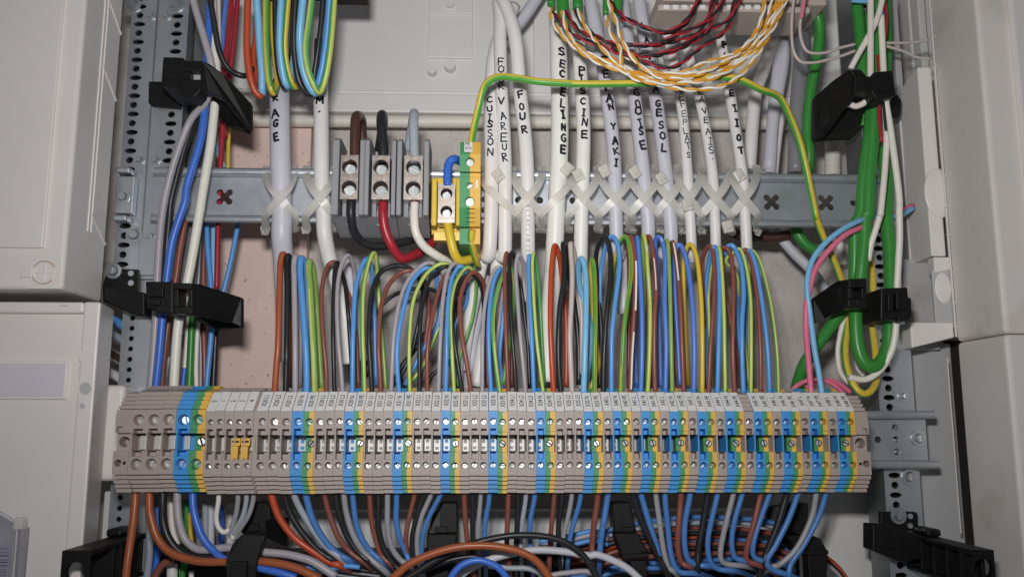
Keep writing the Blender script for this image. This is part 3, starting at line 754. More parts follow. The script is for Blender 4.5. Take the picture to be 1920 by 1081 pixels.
x0 = XT[0]-4.3; end_bracket(x0-8.2, x0, 'beige end bracket at the left end of the terminal strip', True, False)
x1 = XT[-1]+2.6; end_bracket(x1, x1+7.6, 'beige end bracket at the right end of the terminal strip', False, True)
# jumpers
for i, (u, nm) in enumerate(((1198,'left'),(1288,'right'))):
    px = 200+u/4.9125; x = float(P(px,835,4)[0])
    t = thing('jumper', '%s of two small yellow jumpers plugged below tags 3 and 4' % nm, 'jumper', (x,4,ZC))
    m = MB(); m.bbox(x-2.45, x+2.45, 1.5, 5, ZC-1.2, ZC+3.0, .3); m.build('jumper_head', 'yellowblock', t)
    m = MB(); m.bbox(x-1.9, x+1.9, -.6, 3, ZC-7.8, ZC-1.3, .3); m.build('jumper_stem', 'yellowblock', t)
    m = MB(); m.box(x-1.8, x+1.8, 1.2, 1.49, ZC+.6, ZC+1.6); m.build('jumper_slot', 'dark', t)
    m = MB(); m.box(x-1.7, x-.6, -.5, 2.5, ZC-8.6, ZC-7.7); m.box(x+.6, x+1.7, -.5, 2.5, ZC-8.6, ZC-7.7); m.build('jumper_toe', 'yellowblock', t)

# ================================================================== LOOP WIRES ABOVE THE STRIP
LOOPS = [
 ('X20 L1','orange',40,'A 386,1000 398,850 410,700 416,480 420,300 424,180 440,122 462,170 470,400 478,700'),
 ('X20 L2','blackwire',37,'A 457,1000 461,850 465,700 468,300 466,180 476,132 492,200 496,500'),
 ('X20 L3','grey',38,'A 518,1000 518,700 512,300 510,190 522,138 545,200 552,500'),
 ('X20 N','blue',42,'A 590,1000 590,850 583,680 562,400 550,230 556,150 576,180 588,320 598,600'),
 ('X20 PE','yg',40,'A 645,1000 640,850 630,650 615,350 605,230 612,168 635,230 650,420 668,700 686,980'),
 ('X30 L1','brown',29,'A 716,1000 714,860 700,700 685,500 690,330 720,205 765,172 800,205 835,320 880,450 908,660 918,980'),
 ('X30 L2','blackwire',29,'A 768,1000 762,800 758,600 764,330 770,220 785,176 805,220 832,300 852,480 862,620 880,900'),
 ('X30 L3','grey',29,'A 820,1000 808,850 792,680 783,480 790,300 818,175 855,130 885,190 896,290 900,560'),
 ('X30 N','blue',32,'A 880,1000 882,800 886,600 900,350 935,215 972,152 1000,210 1010,350 1022,600 1028,950'),
 ('X30 PE','gy',31,'A 955,1000 950,800 943,600 948,350 980,185 1012,116 1034,160 1046,350 1070,650 1092,970'),
 ('X31 L1','blackwire',31,'A 1005,1000 996,850 985,650 998,400 1050,250 1145,197 1240,212 1300,270 1325,400 1262,720 1195,880'),
 ('X31 L2','brown',31,'B 48,1000 38,820 32,700 45,480 90,330 170,245 240,227 300,255 335,330 350,500 325,700 300,900'),
 ('X31 L3','grey',28,'B 112,1000 120,800 130,640 160,450 210,305 285,212 350,178 400,202 425,300 440,520'),
 ('X31 N','blue',31,'B 165,1000 152,850 152,700 178,530 230,330 295,235 348,212 395,250 415,420 410,560 330,700 200,950'),
 ('X31 PE','gy',29,'B 231,1000 226,800 230,620 250,430 310,285 380,208 450,182 500,235 470,450 400,620 320,820 240,930'),
 ('X32 L1','blackwire',29,'B 292,1000 292,800 292,650 308,450 350,300 415,225 468,200 505,240 520,400'),
 ('X32 L2','brown',29,'B 342,1000 340,800 350,650 368,540 410,370 450,270 485,240 505,300 500,520'),
 ('X32 L3','grey',28,'B 412,1000 420,760 428,600 440,420 470,250 512,182 542,205 552,330'),
 ('X32 N','blue',29,'B 458,1000 464,760 466,600 474,430 495,290 528,218 560,200 585,250 590,420 520,560'),
 ('X32 PE','gy',27,'B 512,1000 500,800 490,600 490,450 515,315 562,232 603,204 640,245 650,350 632,500 590,650 548,780 540,960'),
 ('X33 L1','blackwire',29,'B 566,1000 545,880 515,690 498,540 510,410 552,300 605,254 655,275 690,350 698,440 700,600'),
 ('X33 L2','brown',31,'B 620,1000 598,850 570,700 548,520 553,390 592,280 640,238 688,285 708,360 712,520'),
 ('X33 L3','grey',27,'B 690,1000 690,800 692,650 702,480 730,320 770,222 805,212 822,300 800,520 780,700'),
 ('X33 N','blue',29,'B 748,1000 735,800 730,600 738,450 762,300 800,220 825,250 832,400 800,750'),
 ('X33 PE','gy',27,'B 802,1000 780,860 762,680 758,520 785,350 830,240 868,206 892,280 888,480 855,740 822,950'),
 ('X34 L1','brown',27,'B 856,1000 846,800 838,600 832,350 832,180 845,115 862,190 872,420'),
 ('X34 L2','blackwire',27,'B 908,1000 892,800 876,600 864,350 862,180 880,108 898,160 905,240 935,330 955,500 978,700 990,980'),
 ('X34 L3','grey',27,'B 966,1000 950,840 930,640 914,420 902,230 910,150 928,130 955,210 975,350 985,550'),
 ('X34 N','blue',28,'B 1018,1000 1010,820 1000,600 988,380 982,190 990,132 1006,200 1015,420'),
 ('X34 PE','gy',26,'B 1080,1000 1055,830 1034,650 1018,420 1008,200 1018,118 1038,230 1055,450 1072,760 1082,950'),
 ('X35 L1','rust',35,'C 130,1000 118,820 108,600 108,400 116,200 133,70 160,120 180,260 205,500 210,800 206,960'),
 ('X35 L2','blackwire',38,'C 176,1000 160,800 160,620 170,450 192,310 195,160 190,58 212,100 228,260 262,460 285,700 288,950'),
 ('X35 L3','beigegrey',35,'C 246,1000 236,800 232,620 242,420 246,250 238,120 237,56 258,120 280,300 305,500 308,820'),
 ('X35 N','lightblue',40,'C 318,1000 325,800 332,560 335,350 325,200 303,152 286,200 292,320 328,450 362,580 362,740 338,900'),
 ('X35 PE','gc',31,'C 388,1000 388,780 392,560 390,340 382,200 368,160 362,260 372,480 405,720 408,850 345,1000'),
 ('X40 L','blackwire',34,'C 442,1000 448,760 466,480 488,260 484,100 455,12 422,40 396,150 412,380 430,600'),
 ('X40 N','blue',32,'C 495,1000 495,800 498,620 522,400 545,220 538,80 508,16 470,40 435,180 422,330'),
 ('X40 PE','gc',29,'C 556,1000 564,800 575,600 597,420 620,240 614,100 586,14 550,40 520,150 502,300'),
 ('X41 L','brown',29,'C 612,1000 622,760 640,480 645,280 640,120 620,12 604,60 606,300 604,800'),
 ('X41 N','royal',32,'C 680,1000 688,780 688,500 676,250 666,90 656,18 645,90 640,400 650,900'),
 ('X41 PE','yg',30,'C 722,1000 734,760 738,450 722,200 712,70 696,4 690,100 700,400'),
 ('X42 L','brown',31,'C 772,1000 766,760 768,520 778,350 764,150 736,16 712,60 722,300 730,600'),
 ('X42 N','royal',32,'C 836,1000 842,700 832,420 836,180 824,70 796,14 772,60 790,300 805,900'),
 ('X42 PE','lime',27,'C 880,1000 874,720 866,350 858,130 848,36 838,120 842,500'),
 ('X43 L','brown',30,'C 954,1000 942,720 930,420 908,180 884,48 866,120 868,400 905,850'),
 ('X43 N','royal',32,'C 1015,1000 1020,740 1010,470 978,200 938,74 904,90 892,260 915,700 930,950'),
 ('X43 PE','yellow',31,'C 1070,1000 1070,650 1062,400 1038,160 1002,66 968,95 950,260 975,950'),
 ('X44 L','brown',29,'C 1108,1000 1120,750 1142,450 1148,250 1138,110 1114,72 1082,120 1070,220 1086,600'),
 ('X44 N','blue',31,'C 1166,1000 1172,760 1180,450 1174,200 1160,90 1132,90 1108,200 1090,400 1094,700 1100,950'),
 ('X44 PE','gy',28,'C 1216,1000 1212,760 1206,450 1192,200 1176,84 1144,130 1108,330 1112,600 1130,950'),
 ('X45 L','brown',30,'C 1276,1000 1264,760 1266,500 1268,300 1250,130 1216,84 1192,120 1225,400 1250,560 1290,760'),
 ('X45 N','blue',32,'C 1332,1000 1322,760 1322,550 1332,380 1318,200 1280,95 1250,66 1220,110 1280,260 1300,640 1345,950'),
 ('X45 PE','gy',26,'C 1378,1000 1380,700 1376,420 1350,210 1312,96 1272,108 1220,170 1290,260 1298,480 1345,720 1362,920'),
 ('X46 L','brown',28,'C 1442,1000 1438,720 1422,430 1390,220 1358,112 1332,112 1326,300'),
 ('X46 N','blue',29,'C 1498,1000 1484,720 1448,420 1412,210 1378,108 1352,130 1350,320'),
 ('X46 PE','gy',22,'C 1552,1000 1542,740 1505,450 1448,210 1400,110 1370,130 1366,330'),
]
G1 = 'wires looping above the terminal strip'
WP = {}
for tn, c, wz, sp in LOOPS:
    z = sp[0]; pts = parse(sp); ai = min(range(len(pts)), key=lambda i: pts[i][1])
    vt, vs = pts[ai][1], pts[0][1]
    j = R_.uniform(-1.2,1.2)
    for i, q in enumerate(pts):
        if i <= ai:
            f = (q[1]-vt)/(vs-vt); q[2] = 17.5 + (30+j-17.5)*(1-f)**2.2 - 3.2*math.sin(math.pi*min(1,f*1.0))
        else:
            f = min(1, (q[1]-vt)/70.0); q[2] = 30+j + (50-30)*f**.75
    pts[0][1] += 6
    if pts[-1][1] < 715:
        pts.append([pts[-1][0]+R_.uniform(-2,2), (pts[-1][1]+725)/2, 52]); pts.append([pts[-1][0]+R_.uniform(-3,3), 728, 53])
    o, p = wire(c, pts, .94*mm(wz, z, pts), '%s wire looping up out of terminal tagged %s' % (cn(c), tn), 'wire', G1, k=6)
    WP[tn] = (o, p, mm(wz, z, pts)/2)
# flakes of white paint on some wires
def flake(tn, fr):
    o, p, r = WP[tn]; m = MB(); n = len(p)
    for a, b, w_ in fr:
        i0, i1 = int(a*n*.5), max(int(a*n*.5)+2, int(b*n*.5)); seg = p[i0:i1+1]
        if len(seg) < 2: continue
        sh = np.array([R_.uniform(-.35,.35)*r, 0, 0]); m.ribbon(seg + np.array([0,-r*.97,0]) + sh, w_, .15)
    m.build('paint_flake', 'paint', o)
flake('X41 L', [(.05,.3,.8),(.4,.75,1.0)]); flake('X42 L', [(.62,.8,.6)]); flake('X43 L', [(.55,.95,.9)]); flake('X41 PE', [(.5,.62,.4),(.8,.9,.5)]); flake('X42 N', [(.86,.95,.5)])

# ================================================================== WIRES BELOW THE STRIP
G2 = 'wires leaving the bottom of the terminal strip'
LOWER = [
 ('large block 1','thickbrown',60,'D 215,60 213,160 200,300 175,480 155,620 140,760'),
 ('large block 2','thickbrown',62,'D 320,60 320,160 328,260 380,430 490,545 680,603 880,608 1050,600 1200,610 1350,635 1480,680 1600,740'),
 ('large block 3','blackwire',60,'D 420,60 420,180 422,300 462,430 545,530 660,570 800,580 950,580 1100,585'),
 ('large block N','grey',60,'D 530,60 530,180 542,300 582,430 660,505 740,520 880,505 1020,505 1180,535 1330,550 1450,575 1560,615 1720,720'),
 ('large block PE','deepblue',58,'D 645,60 646,160 660,260 715,420 800,525 890,595 1020,630 1150,655 1300,690 1420,730'),
 ('tag 0','white',38,'D 842,60 838,160 822,270 838,350 880,388 925,370 950,440'),
 ('tag 2','dullgrey',38,'D 985,60 984,160 968,260 940,350 925,420'),
 ('tag 3','bluegrey',38,'D 1050,60 1046,160 1020,270 970,360 938,430'),
 ('tag 4','dullgrey',38,'D 1106,60 1096,160 1062,265 1000,365 955,440'),
 ('X20 L1','rust',54,'D 1226,60 1236,110 1290,270 1400,420 1530,520 1660,605 1760,640'),
 ('X20 L2','blackwire',48,'D 1330,60 1340,130 1378,250 1480,410 1600,535 1720,610'),
 ('X20 L3','bluegrey',50,'D 1398,60 1410,120 1445,200 1530,345 1640,490 1780,600'),
 ('X20 N','dimblue',52,'D 1490,60 1498,120 1540,280 1620,430 1720,540 1820,600'),
 ('X30 L1','brown',42,'D 1632,60 1638,130 1670,250 1730,410 1820,530 1940,620'),
 ('X30 L2','blackwire',46,'D 1718,60 1722,140 1745,260 1805,420 1900,550 1990,620'),
 ('X30 L3','dullgrey',46,'E 18,60 22,130 40,250 90,410 180,550 330,680'),
 ('X30 N','dimblue',44,'E 82,60 88,140 108,300 150,430 220,530 310,610'),
 ('X31 L1','brown',40,'E 212,60 214,140 226,300 258,440 300,560 380,640'),
 ('X31 L2','blackwire',46,'E 278,60 278,200 278,350 318,510 400,635 480,700'),
 ('X31 L3','dullgrey',44,'E 348,60 346,200 348,350 378,500 445,595 540,655'),
 ('X31 N','dimblue',44,'E 416,60 414,180 412,300 438,430 485,540 520,640'),
 ('X32 L1','brown',38,'E 556,60 545,130 508,280 485,430 495,560 520,660'),
 ('X32 L2','blackwire',40,'E 618,60 606,130 560,290 530,440 538,570 560,660'),
 ('X32 L3','dullgrey',38,'E 684,60 668,120 602,270 570,410 570,540 590,660'),
 ('X32 N','dimblue',38,'E 758,60 740,115 662,265 616,395 602,540 610,660'),
 ('X33 L1','brown',40,'E 920,60 923,150 930,300 944,450 960,600 1000,720'),
 ('X33 L2','blackwire',40,'E 985,60 985,250 985,450 990,640'),
 ('X33 L3','dullgrey',36,'E 1048,60 1042,160 1030,300 1024,440 1030,600'),
 ('X33 N','dimblue',40,'E 1114,60 1106,160 1085,280 1074,420 1080,600'),
 ('X34 L1','brown',40,'E 1253,60 1250,200 1244,340 1242,480 1260,640'),
 ('X34 L2','blackwire',42,'E 1325,60 1322,250 1314,450 1310,620'),
 ('X34 L3','bluegrey',36,'E 1388,60 1380,160 1358,300 1344,450 1350,600'),
 ('X34 N','dimblue',40,'E 1454,60 1446,150 1418,300 1415,450 1430,600'),
 ('X35 L1','brown',38,'E 1600,60 1594,160 1578,320 1564,490 1560,640'),
 ('X35 L2','blackwire',40,'E 1658,60 1652,160 1632,300 1628,420 1640,600'),
 ('X35 L3','dullgrey',36,'E 1732,60 1722,160 1694,300 1664,420 1650,600'),
 ('X35 N','dimblue',38,'E 1798,60 1788,160 1752,290 1716,430 1700,600'),
 ('X40 L','brown',46,'F 166,60 160,150 138,310 122,470 118,620'),
 ('X40 N','dimblue',48,'F 246,60 236,130 208,310 186,450 176,600'),
 ('X41 L','blackwire',50,'F 418,60 432,120 482,280 556,440 625,580 690,700'),
 ('X41 N','dimblue',46,'F 480,60 492,120 540,290 600,480 632,600 680,680'),
 ('X42 L','dullgrey',42,'F 598,60 602,130 626,310 655,510 690,640 740,690'),
 ('X42 N','dimblue',44,'F 668,60 670,160 688,340 714,560 770,680 900,696'),
 ('X43 L','brown',46,'F 790,60 784,160 768,350 764,500 790,610 860,650'),
 ('X43 N','dimblue',46,'F 860,60 850,140 818,310 814,480 842,590 910,632 1000,640'),
 ('X44 L','blackwire',50,'F 994,60 986,130 950,330 918,520 912,680'),
 ('X44 N','dimblue',42,'F 1064,60 1056,130 1015,300 988,460 1004,600 1070,662 1190,676'),
 ('X45 L','dullgrey',42,'F 1186,60 1176,120 1130,300 1092,470 1086,580 1130,625 1260,640'),
 ('X45 N','dimblue',42,'F 1256,60 1242,120 1190,300 1168,450 1190,570 1280,610'),
 ('X46 L','brown',44,'F 1392,60 1382,120 1330,340 1280,520 1288,600 1390,640'),
 ('X46 N','dimblue',42,'F 1460,60 1446,120 1380,300 1330,470 1336,570 1420,610'),
 ('X47 L','blackwire',52,'F 1588,60 1576,120 1510,340 1430,540 1400,640'),
 ('X47 N','dimblue',44,'F 1670,60 1654,130 1590,300 1500,480 1432,600 1470,665 1610,712'),
 ('X48 L','dullgrey',42,'F 1802,60 1796,140 1762,290 1660,500 1540,620 1470,650'),
 ('X48 N','dimblue',42,'F 1880,60 1866,130 1812,290 1705,490 1615,620 1590,740'),
]
for nm, c, wz, sp in LOWER:
    pts = parse(sp); big = nm.startswith('large')
    n = len(pts)
    for i, q in enumerate(pts): q[2] = 16 + (6 if not big else -4)*(i/(n-1)) + R_.uniform(-.4,.4)
    if not big and not nm.startswith('tag'):
        a, b = pts[-2], pts[-1]; d = max(1, math.hypot(b[0]-a[0], b[1]-a[1])); ux, uy = (b[0]-a[0])/d, (b[1]-a[1])/d
        pts.append([b[0]+ux*22, b[1]+uy*22+3, b[2]+16]); pts.append([b[0]+ux*44, b[1]+uy*44+10, b[2]+40])
    if big:
        w_ = {'1': 'leftmost large beige block', '2': 'second large beige block', '3': 'third large beige block', 'N': 'large blue block', 'PE': 'large green and yellow block'}[nm.split()[-1]]
        lab = 'thick %s wire leaving the bottom of the %s' % (cn(c), w_)
        off = {'1': -2, '2': -6, '3': 4, 'N': 2, 'PE': -4}[nm.split()[-1]]
        for i, q in enumerate(pts): q[2] += off*(i/(n-1))
    elif nm.startswith('tag'): lab = 'thin %s wire from below %s curving into the black clip' % (cn(c), {'tag 0':'tag zero','tag 2':'tag two','tag 3':'tag three','tag 4':'tag four'}[nm])
    else: lab = '%s wire leaving the bottom below tag %s' % (cn(c), nm)
    wire(c, pts, mm(wz, sp[0], pts), lab, 'wire', G2, k=7)

m = MB(); m.bbox(pxx(262,72,1060), pxx(1500,72,1060), 72, 110, pz(1140,72), pz(1040,72), 1.0); tag(m.build('black_slab', 'black'), 'added black slab darkening the space behind the loops at the bottom', 'slab')  # black slab added to darken the space behind the bottom loops
# loops in front at the bottom edge
G3 = 'thick loops along the bottom edge'
wire('blackwire', 'E 440,760 560,690 700,600 900,500 1050,455 1250,416 1450,412 1620,440 1760,512 1860,620 1930,760', 3.6, 'thick black cable arching over the others at the bottom', 'cable', G3, y=2)
wire('thickbrown', 'E 360,760 420,700 520,620 680,550 850,503 1020,488 1200,500 1370,545 1480,620 1570,740', 4.2, 'thick brown cable arching across the bottom centre', 'cable', G3, y=-6)
wire('deepblue', 'E 810,760 845,690 920,625 1030,598 1150,635 1220,700 1250,760', 3.6, 'short blue cable arch at the bottom centre', 'cable', G3, y=-12)
wire('sheathgrey', 'E 840,760 980,650 1150,580 1350,532 1500,520 1700,535 1850,562 F 160,556 280,600 390,660 500,760', 4.0, 'thick pale grey cable curving under the black arch', 'cable', G3, y=8)
wire('bluegrey', 'E 1100,640 1250,655 1400,660 1500,700 1560,760', 3.0, 'grey cable low behind the blue arch', 'cable', G3, y=14)
wire('grey', 'E 1480,740 1600,705 1720,688 1830,680 1900,700', 3.0, 'short grey cable low right of the brown arch', 'cable', G3, y=14)
wire('blackwire', 'E 500,720 640,660 800,600 980,570 1100,600', 3.2, 'black cable under the brown arch', 'cable', G3, y=10)
wire('blue', 'D 1500,640 1640,670 1780,640 1900,650', 2.8, 'blue wire sagging at lower left between clips', 'wire', G3, y=22)
for i, (c, u) in enumerate((('blackwire',0),('grey',18),('blackwire',34),('bluegrey',52))):
    wire(c, 'D %d,%d %d,%d %d,%d %d,%d' % (1250, 560+u, 1500, 610+u, 1760, 650+u, 2050, 690+u), 3.0, '%s wire lying %s in the stack at lower left' % (cn(c), ('topmost','second','third','lowest')[i]), 'wire', 'stacked wires at lower left', y=34+i)
# horizontal bundle behind, lower right
G4 = 'horizontal wires bundled behind the lower right wires'
HB = [('dimblue',275,318),('bluegrey',318,346),('brown',352,400),('blackwire',392,430),('rust',420,412),('dimblue',440,470),('brown',472,500),('darkbrown',500,520),('blackwire',528,545),('brown',548,560),('dimblue',600,590),('grey',570,600),('dimblue',640,655),('blackwire',668,680)]
for i, (c, va, vb) in enumerate(HB):
    wire(c, 'F -60,%d 150,%d 330,%d 700,%d 950,%d 1250,%d 1480,%d 1640,%d' % (va+180-i*5, va+140-i*4, va+70-i*3, va+12, va, (va+vb)/2-10, vb, vb+80), 2.9,
         '%s wire running level in the bundle, %s from its top' % (cn(c), ('first','second','third','fourth','fifth','sixth','seventh','eighth','ninth','tenth','eleventh','twelfth','thirteenth','lowest')[i]), 'wire', G4, y=48+ (i%3)*4)
for i, (c, u) in enumerate((('rust',0),('blackwire',26),('grey',52))):
    wire(c, 'F %d,%d %d,%d %d,%d' % (1860, 560+u, 1960, 640+u, 2050, 760+u), 2.4, '%s wire leaving right of the last bottom clip' % cn(c), 'wire', 'wires right of the last bottom clip', y=60)
for i,(c,u) in enumerate((('blue',370),('grey',400),('blue',440))):
    wire(c, 'E 1480,%d 1700,%d 1880,%d F 240,%d' % (u+90, u+50, u+10, u+40), 2.8, '%s wire slanting behind the black arch, %s' % (cn(c), ('uppermost','middle','lowermost')[i]), 'wire', G4, y=42)

# ================================================================== LEFT VERTICAL BUNDLE
G5 = 'wires running down beside the left upright'
def q3(t): return t
LEFT = [
 ('grey',4.4,'G 970,-30,12 1000,80 1030,180 1068,320,14 1075,420 1040,520,26 960,620,32 880,830 g 872,20,36 850,220 838,430 832,600 818,800 800,1010,40','thin grey wire crossing the upper left clip and running down'),
 ('blackwire',4.4,'G 1040,420,34 1000,560,38 935,750 870,1000 g 905,60,42 888,250 880,420 872,600 850,800 830,1010,48','black wire running down between grey and deep blue wires'),
 ('deepblue',4.6,'G 1068,-30,30 1060,120 1046,300,32 1042,480,30 1018,700,30 950,930 g 985,0,31 920,200 888,420,33 868,600 850,800 828,1010,36','deep blue wire running down through both left clips'),
 ('cream',5.6,'G 1070,-30,36 1082,180 1095,330 1092,480,34 1068,720 1035,920 g 1040,200,33 1000,420,33 955,620 938,800 925,1010,36','thick cream wire running down beside the deep blue wire'),
 ('blackwire',3.6,'G 1060,-30,20 1085,120 1112,260 1160,350 1240,385,34 1290,340,50','black wire bending right behind the upper left clip'),
 ('red',3.4,'G 1175,-30,60 1160,150 1140,320 1130,480 1128,640 1118,800 g 1165,60,66 1160,200 1158,330 1155,460','left of two red wires behind the upper left clip'),
 ('red',3.4,'G 1205,-30,62 1190,150 1170,330 1150,500 1140,700,72','right of two red wires behind the upper left clip'),
 ('white',3.2,'G 1105,-30,64 1108,150 1112,300 1130,420','white wire behind the upper left clip'),
 ('royal',3.0,'G 1150,-30,66 1135,100 1125,250 1120,380','pale violet blue wire beside the red wires'),
 ('lightblue',3.2,'G 1080,640,70 1100,760 1135,850','short pale blue wire above the upper rail at left'),
 ('yellow',2.6,'G 1165,560,80 1158,700 1155,860','thin yellow wire above the upper rail at left'),
 ('brown',4.2,'g 990,80,52 955,280 934,430 900,620 872,850 858,1010','brown wire between the deep blue and cream wires below the rail'),
 ('blue',3.4,'g 1100,90,72 1108,250 1125,450 1130,640 1108,900 1098,1010','blue wire nearest the brown one below the upper rail'),
 ('lightblue',3.4,'g 1138,90,76 1138,250 1140,450 1145,640','pale blue wire left of the red below the rail'),
 ('blue',3.2,'g 1275,90,80 1255,190 1225,340 1190,480 1165,620','blue wire slanting over the pink board'),
 ('brown',3.6,'g 1086,150,78 1086,300 1085,460 1085,640 1090,820 1090,1010','brown wire deep behind the left clip'),
 ('bluegrey',3.2,'g 1050,250,80 1050,460 1062,640 1072,820 1072,1010','bluish grey wire deep behind the left clip'),
 ('greencable',4.6,'g 1040,540,66 1024,660 1016,820 1008,1010','green cable below the lower left clip'),
 ('white',3.0,'g 1060,540,68 1052,700 1046,860 1048,1010','white wire right of the short green cable'),
 ('white',3.4,'g 1010,560,72 1000,700 985,880 975,1010','white wire left of the short green cable'),
 ('deepblue',3.0,'g 985,880,60 978,940 972,1010','short deep blue wire end above the strip at left'),
 ('bluegrey',3.0,'g 900,820,60 880,920 870,1010','bluish grey wire end left of the cream wire'),
 ('blackwire',4.0,'g 1160,560,84 1150,720 1142,880 1135,1010','black wire against the pink board'),
 ('greencable',3.0,'g 1118,720,86 1112,860 1108,1010','thin green wire beside the black one on the board'),
]
for c, d, sp, lab in LEFT: wire(c, sp, d, lab, 'wire', G5, y=40)
# continuing below the strip
for c, d, py, lab in (('blue',6,602,'thick blue cable in the gap between cover and left upright'),('bluegrey',5,630,'grey cable in the gap below the thick blue one'),('darkbrown',4.5,668,'dark brown cable in the gap beside the left cover'),('sheath',6,705,'white cable lowest in the gap beside the left cover')):
    wire(c, [[190,py-14,96],[215,py-2,94],[240,py+16,92],[270,py+44,96]], d, lab, 'cable', 'cables in the gap beside the left cover')
m = MB(); m.bbox(pxx(195,84,960), pxx(216,84,960), 82, 96, pz(1008,84), pz(918,84), 1); tag(m.build('edge_strip', 'panelcool'), 'white strip left of the upright below the strip end', 'strip')
G6 = 'wires running on below the strip at left'
for c, d, sp, lab in [
 ('bluegrey',4.2,'D 320,240,52 322,420 320,560 300,740','bluish grey wire below the strip behind the brown bend'),
 ('deepblue',3.8,'D 380,200,56 382,420 378,560 350,740','deep blue wire below the strip behind the brown bend'),
 ('white',4.6,'D 476,120,50 485,280 505,400 540,480','white wire below the strip behind the grey bend'),
 ('greencable',4.4,'D 600,140,64 598,300 590,440 575,700','green cable below the strip at left'),
 ('yellow',2.6,'D 622,240,60 628,380 640,480','thin yellow wire below the strip at left'),
 ('bluegrey',4.0,'D 740,150,60 742,320 740,480','left bluish grey cable below tag 0'),
 ('sheathgrey',4.4,'D 780,160,62 782,330 780,520','pale grey cable below tag 0'),
 ('deepblue',3.6,'D 850,180,66 862,330 858,480','deep blue wire deep below tag 0'),
 ('sheath',6.5,'D 930,180,100 928,330 930,520','white cable deep below tag 2'),
 ('brown',4.0,'D 345,760,30 380,680 430,620 500,600,30','reddish brown wire curling at the lower left'),
 ('sheath',6.2,'D 492,630,44 492,760','white cable stub at the lower left edge'),
 ('greencable',3.6,'D 566,660,44 566,760','green cable stub at the lower left edge'),
 ('cream',3.0,'D 635,680,44 635,760','cream wire stub at the lower left edge'),
 ('bluegrey',3.8,'D 240,620,66 235,760','bluish grey wire stub under the black bar')]: wire(c, sp, d, lab, 'wire', G6, y=50)

# ================================================================== UPPER LEFT LOOPS
G7 = 'wires hanging in loops at upper left'
for c, wz, sp, lab in [
 ('rust',34,'H 68,-40,20 64,100 62,250 78,390 105,465 132,484,34 120,420,46 96,330,48 95,270 112,180 120,-40','orange-brown wire at the left end of the upper loops'),
 ('lightblue',37,'H 108,-40,18 118,80 126,220 138,380 140,470,34 158,400,46 160,200 165,-40','pale blue wire beside the orange-brown loop'),
 ('gc',31,'H 160,-40,16 158,120 162,280 172,400 196,472,32 216,415,44 204,280 190,120 190,-40','leftmost yellow and green loop at upper left'),
 ('blackwire',27,'H 204,-40,20 206,150 214,290 230,390 258,442,34 275,360,46 290,240 300,-40','slim black wire left of the second pale blue loop'),
 ('lightblue',35,'H 238,-40,16 230,120 230,260 246,380 268,438,34 290,380,46 300,200','second pale blue loop at upper left'),
 ('gc',28,'H 274,-40,14 262,100 254,230 266,340 296,436,32 318,434 324,380,46 320,200','middle yellow and green loop at upper left'),
 ('blackwire',31,'H 312,-40,14 302,120 302,260 320,390 355,462 392,478,34 410,430,46 420,200','black loop between two pale blue loops'),
 ('lightblue',38,'H 350,-40,12 335,110 330,220 346,350 380,440 414,470,32 440,420,46 450,200','third pale blue loop at upper left'),
 ('gy',31,'H 396,-40,10 378,100 360,240 372,350 405,435 430,466,26 452,420 470,340 488,200 506,-40,16','green and yellow loop rising at both ends on the right'),
 ('blackwire',27,'H 450,-40,22 440,100 422,250 406,360 398,440,36','slim black wire near the right of the upper loops'),
 ('blue',35,'H 484,-40,20 476,80 464,210 444,340 420,440,36','blue wire beside the rightmost loop end')]:
    pts = parse(sp); wire(c, pts, wz/2.702/2.95, lab, 'wire', G7, y=20, stripe=(R_.choice((-1.1,1.1)), 1.0, .3) if c in COLMAT else None)
m = MB(); a, b = P(610,-40,40), P(690,2,40); m.bbox(a[0], b[0], 38, 47, b[2], a[2], .8)
m.bbox(float(P(640,0,50)[0]), float(P(658,0,50)[0]), 47, 52, float(P(650,3,50)[2]), b[2]+3, .6)
tag(m.build('connector', 'black'), 'black connector edge showing at the top beside the loops', 'connector')
m = MB(); a, b = P(480,-40,30), P(640,-4,30); m.bbox(a[0], b[0], 30, 38, b[2]+1, a[2], .8)
tag(m.build('connector', 'black'), 'dark device edge above the upper left loops', 'device')

# ================================================================== SHEATHED CABLES
G8 = 'white sheathed cables tied to the upper rail'
def cable(c, d, sp, lab, letters=None, size=5.2, stroke=1.0, off=0, y=43, matn='marker', grp=G8):
    o, p = wire(c, sp, d, lab, 'cable', grp, y=y, n=16, k=8)
    if letters: handwriting(o, p, d/2, letters, size, stroke, off, matn)
    return o, p
def LT(s_, *pys): return list(zip(s_, pys))
cable('sheathgrey', 12.6, 'H 226,300,60 226,430,54 228,560,46 230,720,41 234,900,40 240,1080,42 A 432,0,43 440,120,48 450,300,54 462,560,58 470,800,60', 'thick pale grey cable handwritten GARAGE at left', LT('GARAGE',130,163,196,222,241,264), 5.4, 1.1, -1.2)
cable('sheath', 9.6, 'H 436,320,60 436,460,52 438,600,46 440,800,42 442,960,42 450,1080,44 A 705,0,45 735,150,50 790,330,54 830,520,56 850,700,58 858,820,58', 'white cable handwritten M beside the GARAGE cable', LT('M.',197,212), 5.6, 1.1, .2)
cable('sheath', 8.8, 'I 190,30,78 150,110,70 112,200,60 94,330,52 90,520,44 93,700,42 92,880,42 88,1000,43 80,1080,46 B 690,150,52 640,380,56 590,640,60 560,860,60', 'white cable handwritten CUISSON beside the green terminal', LT('CUISSON',194,211,226,239,254,270,289), 4.6, .85, -.6, y=43)
cable('sheath', 8.6, 'I 120,-40,64 128,60,58 130,180,50 136,400,44 148,600,42 152,780,41 152,940,43 148,1080,46 B 790,150,52 770,400,56 700,700,60 650,960,60', 'white cable handwritten FOUR VAREUR', LT('FOURVAREUR',122,137,156,169,194,222,240,262,280,299), 5.2, .75, -.2)
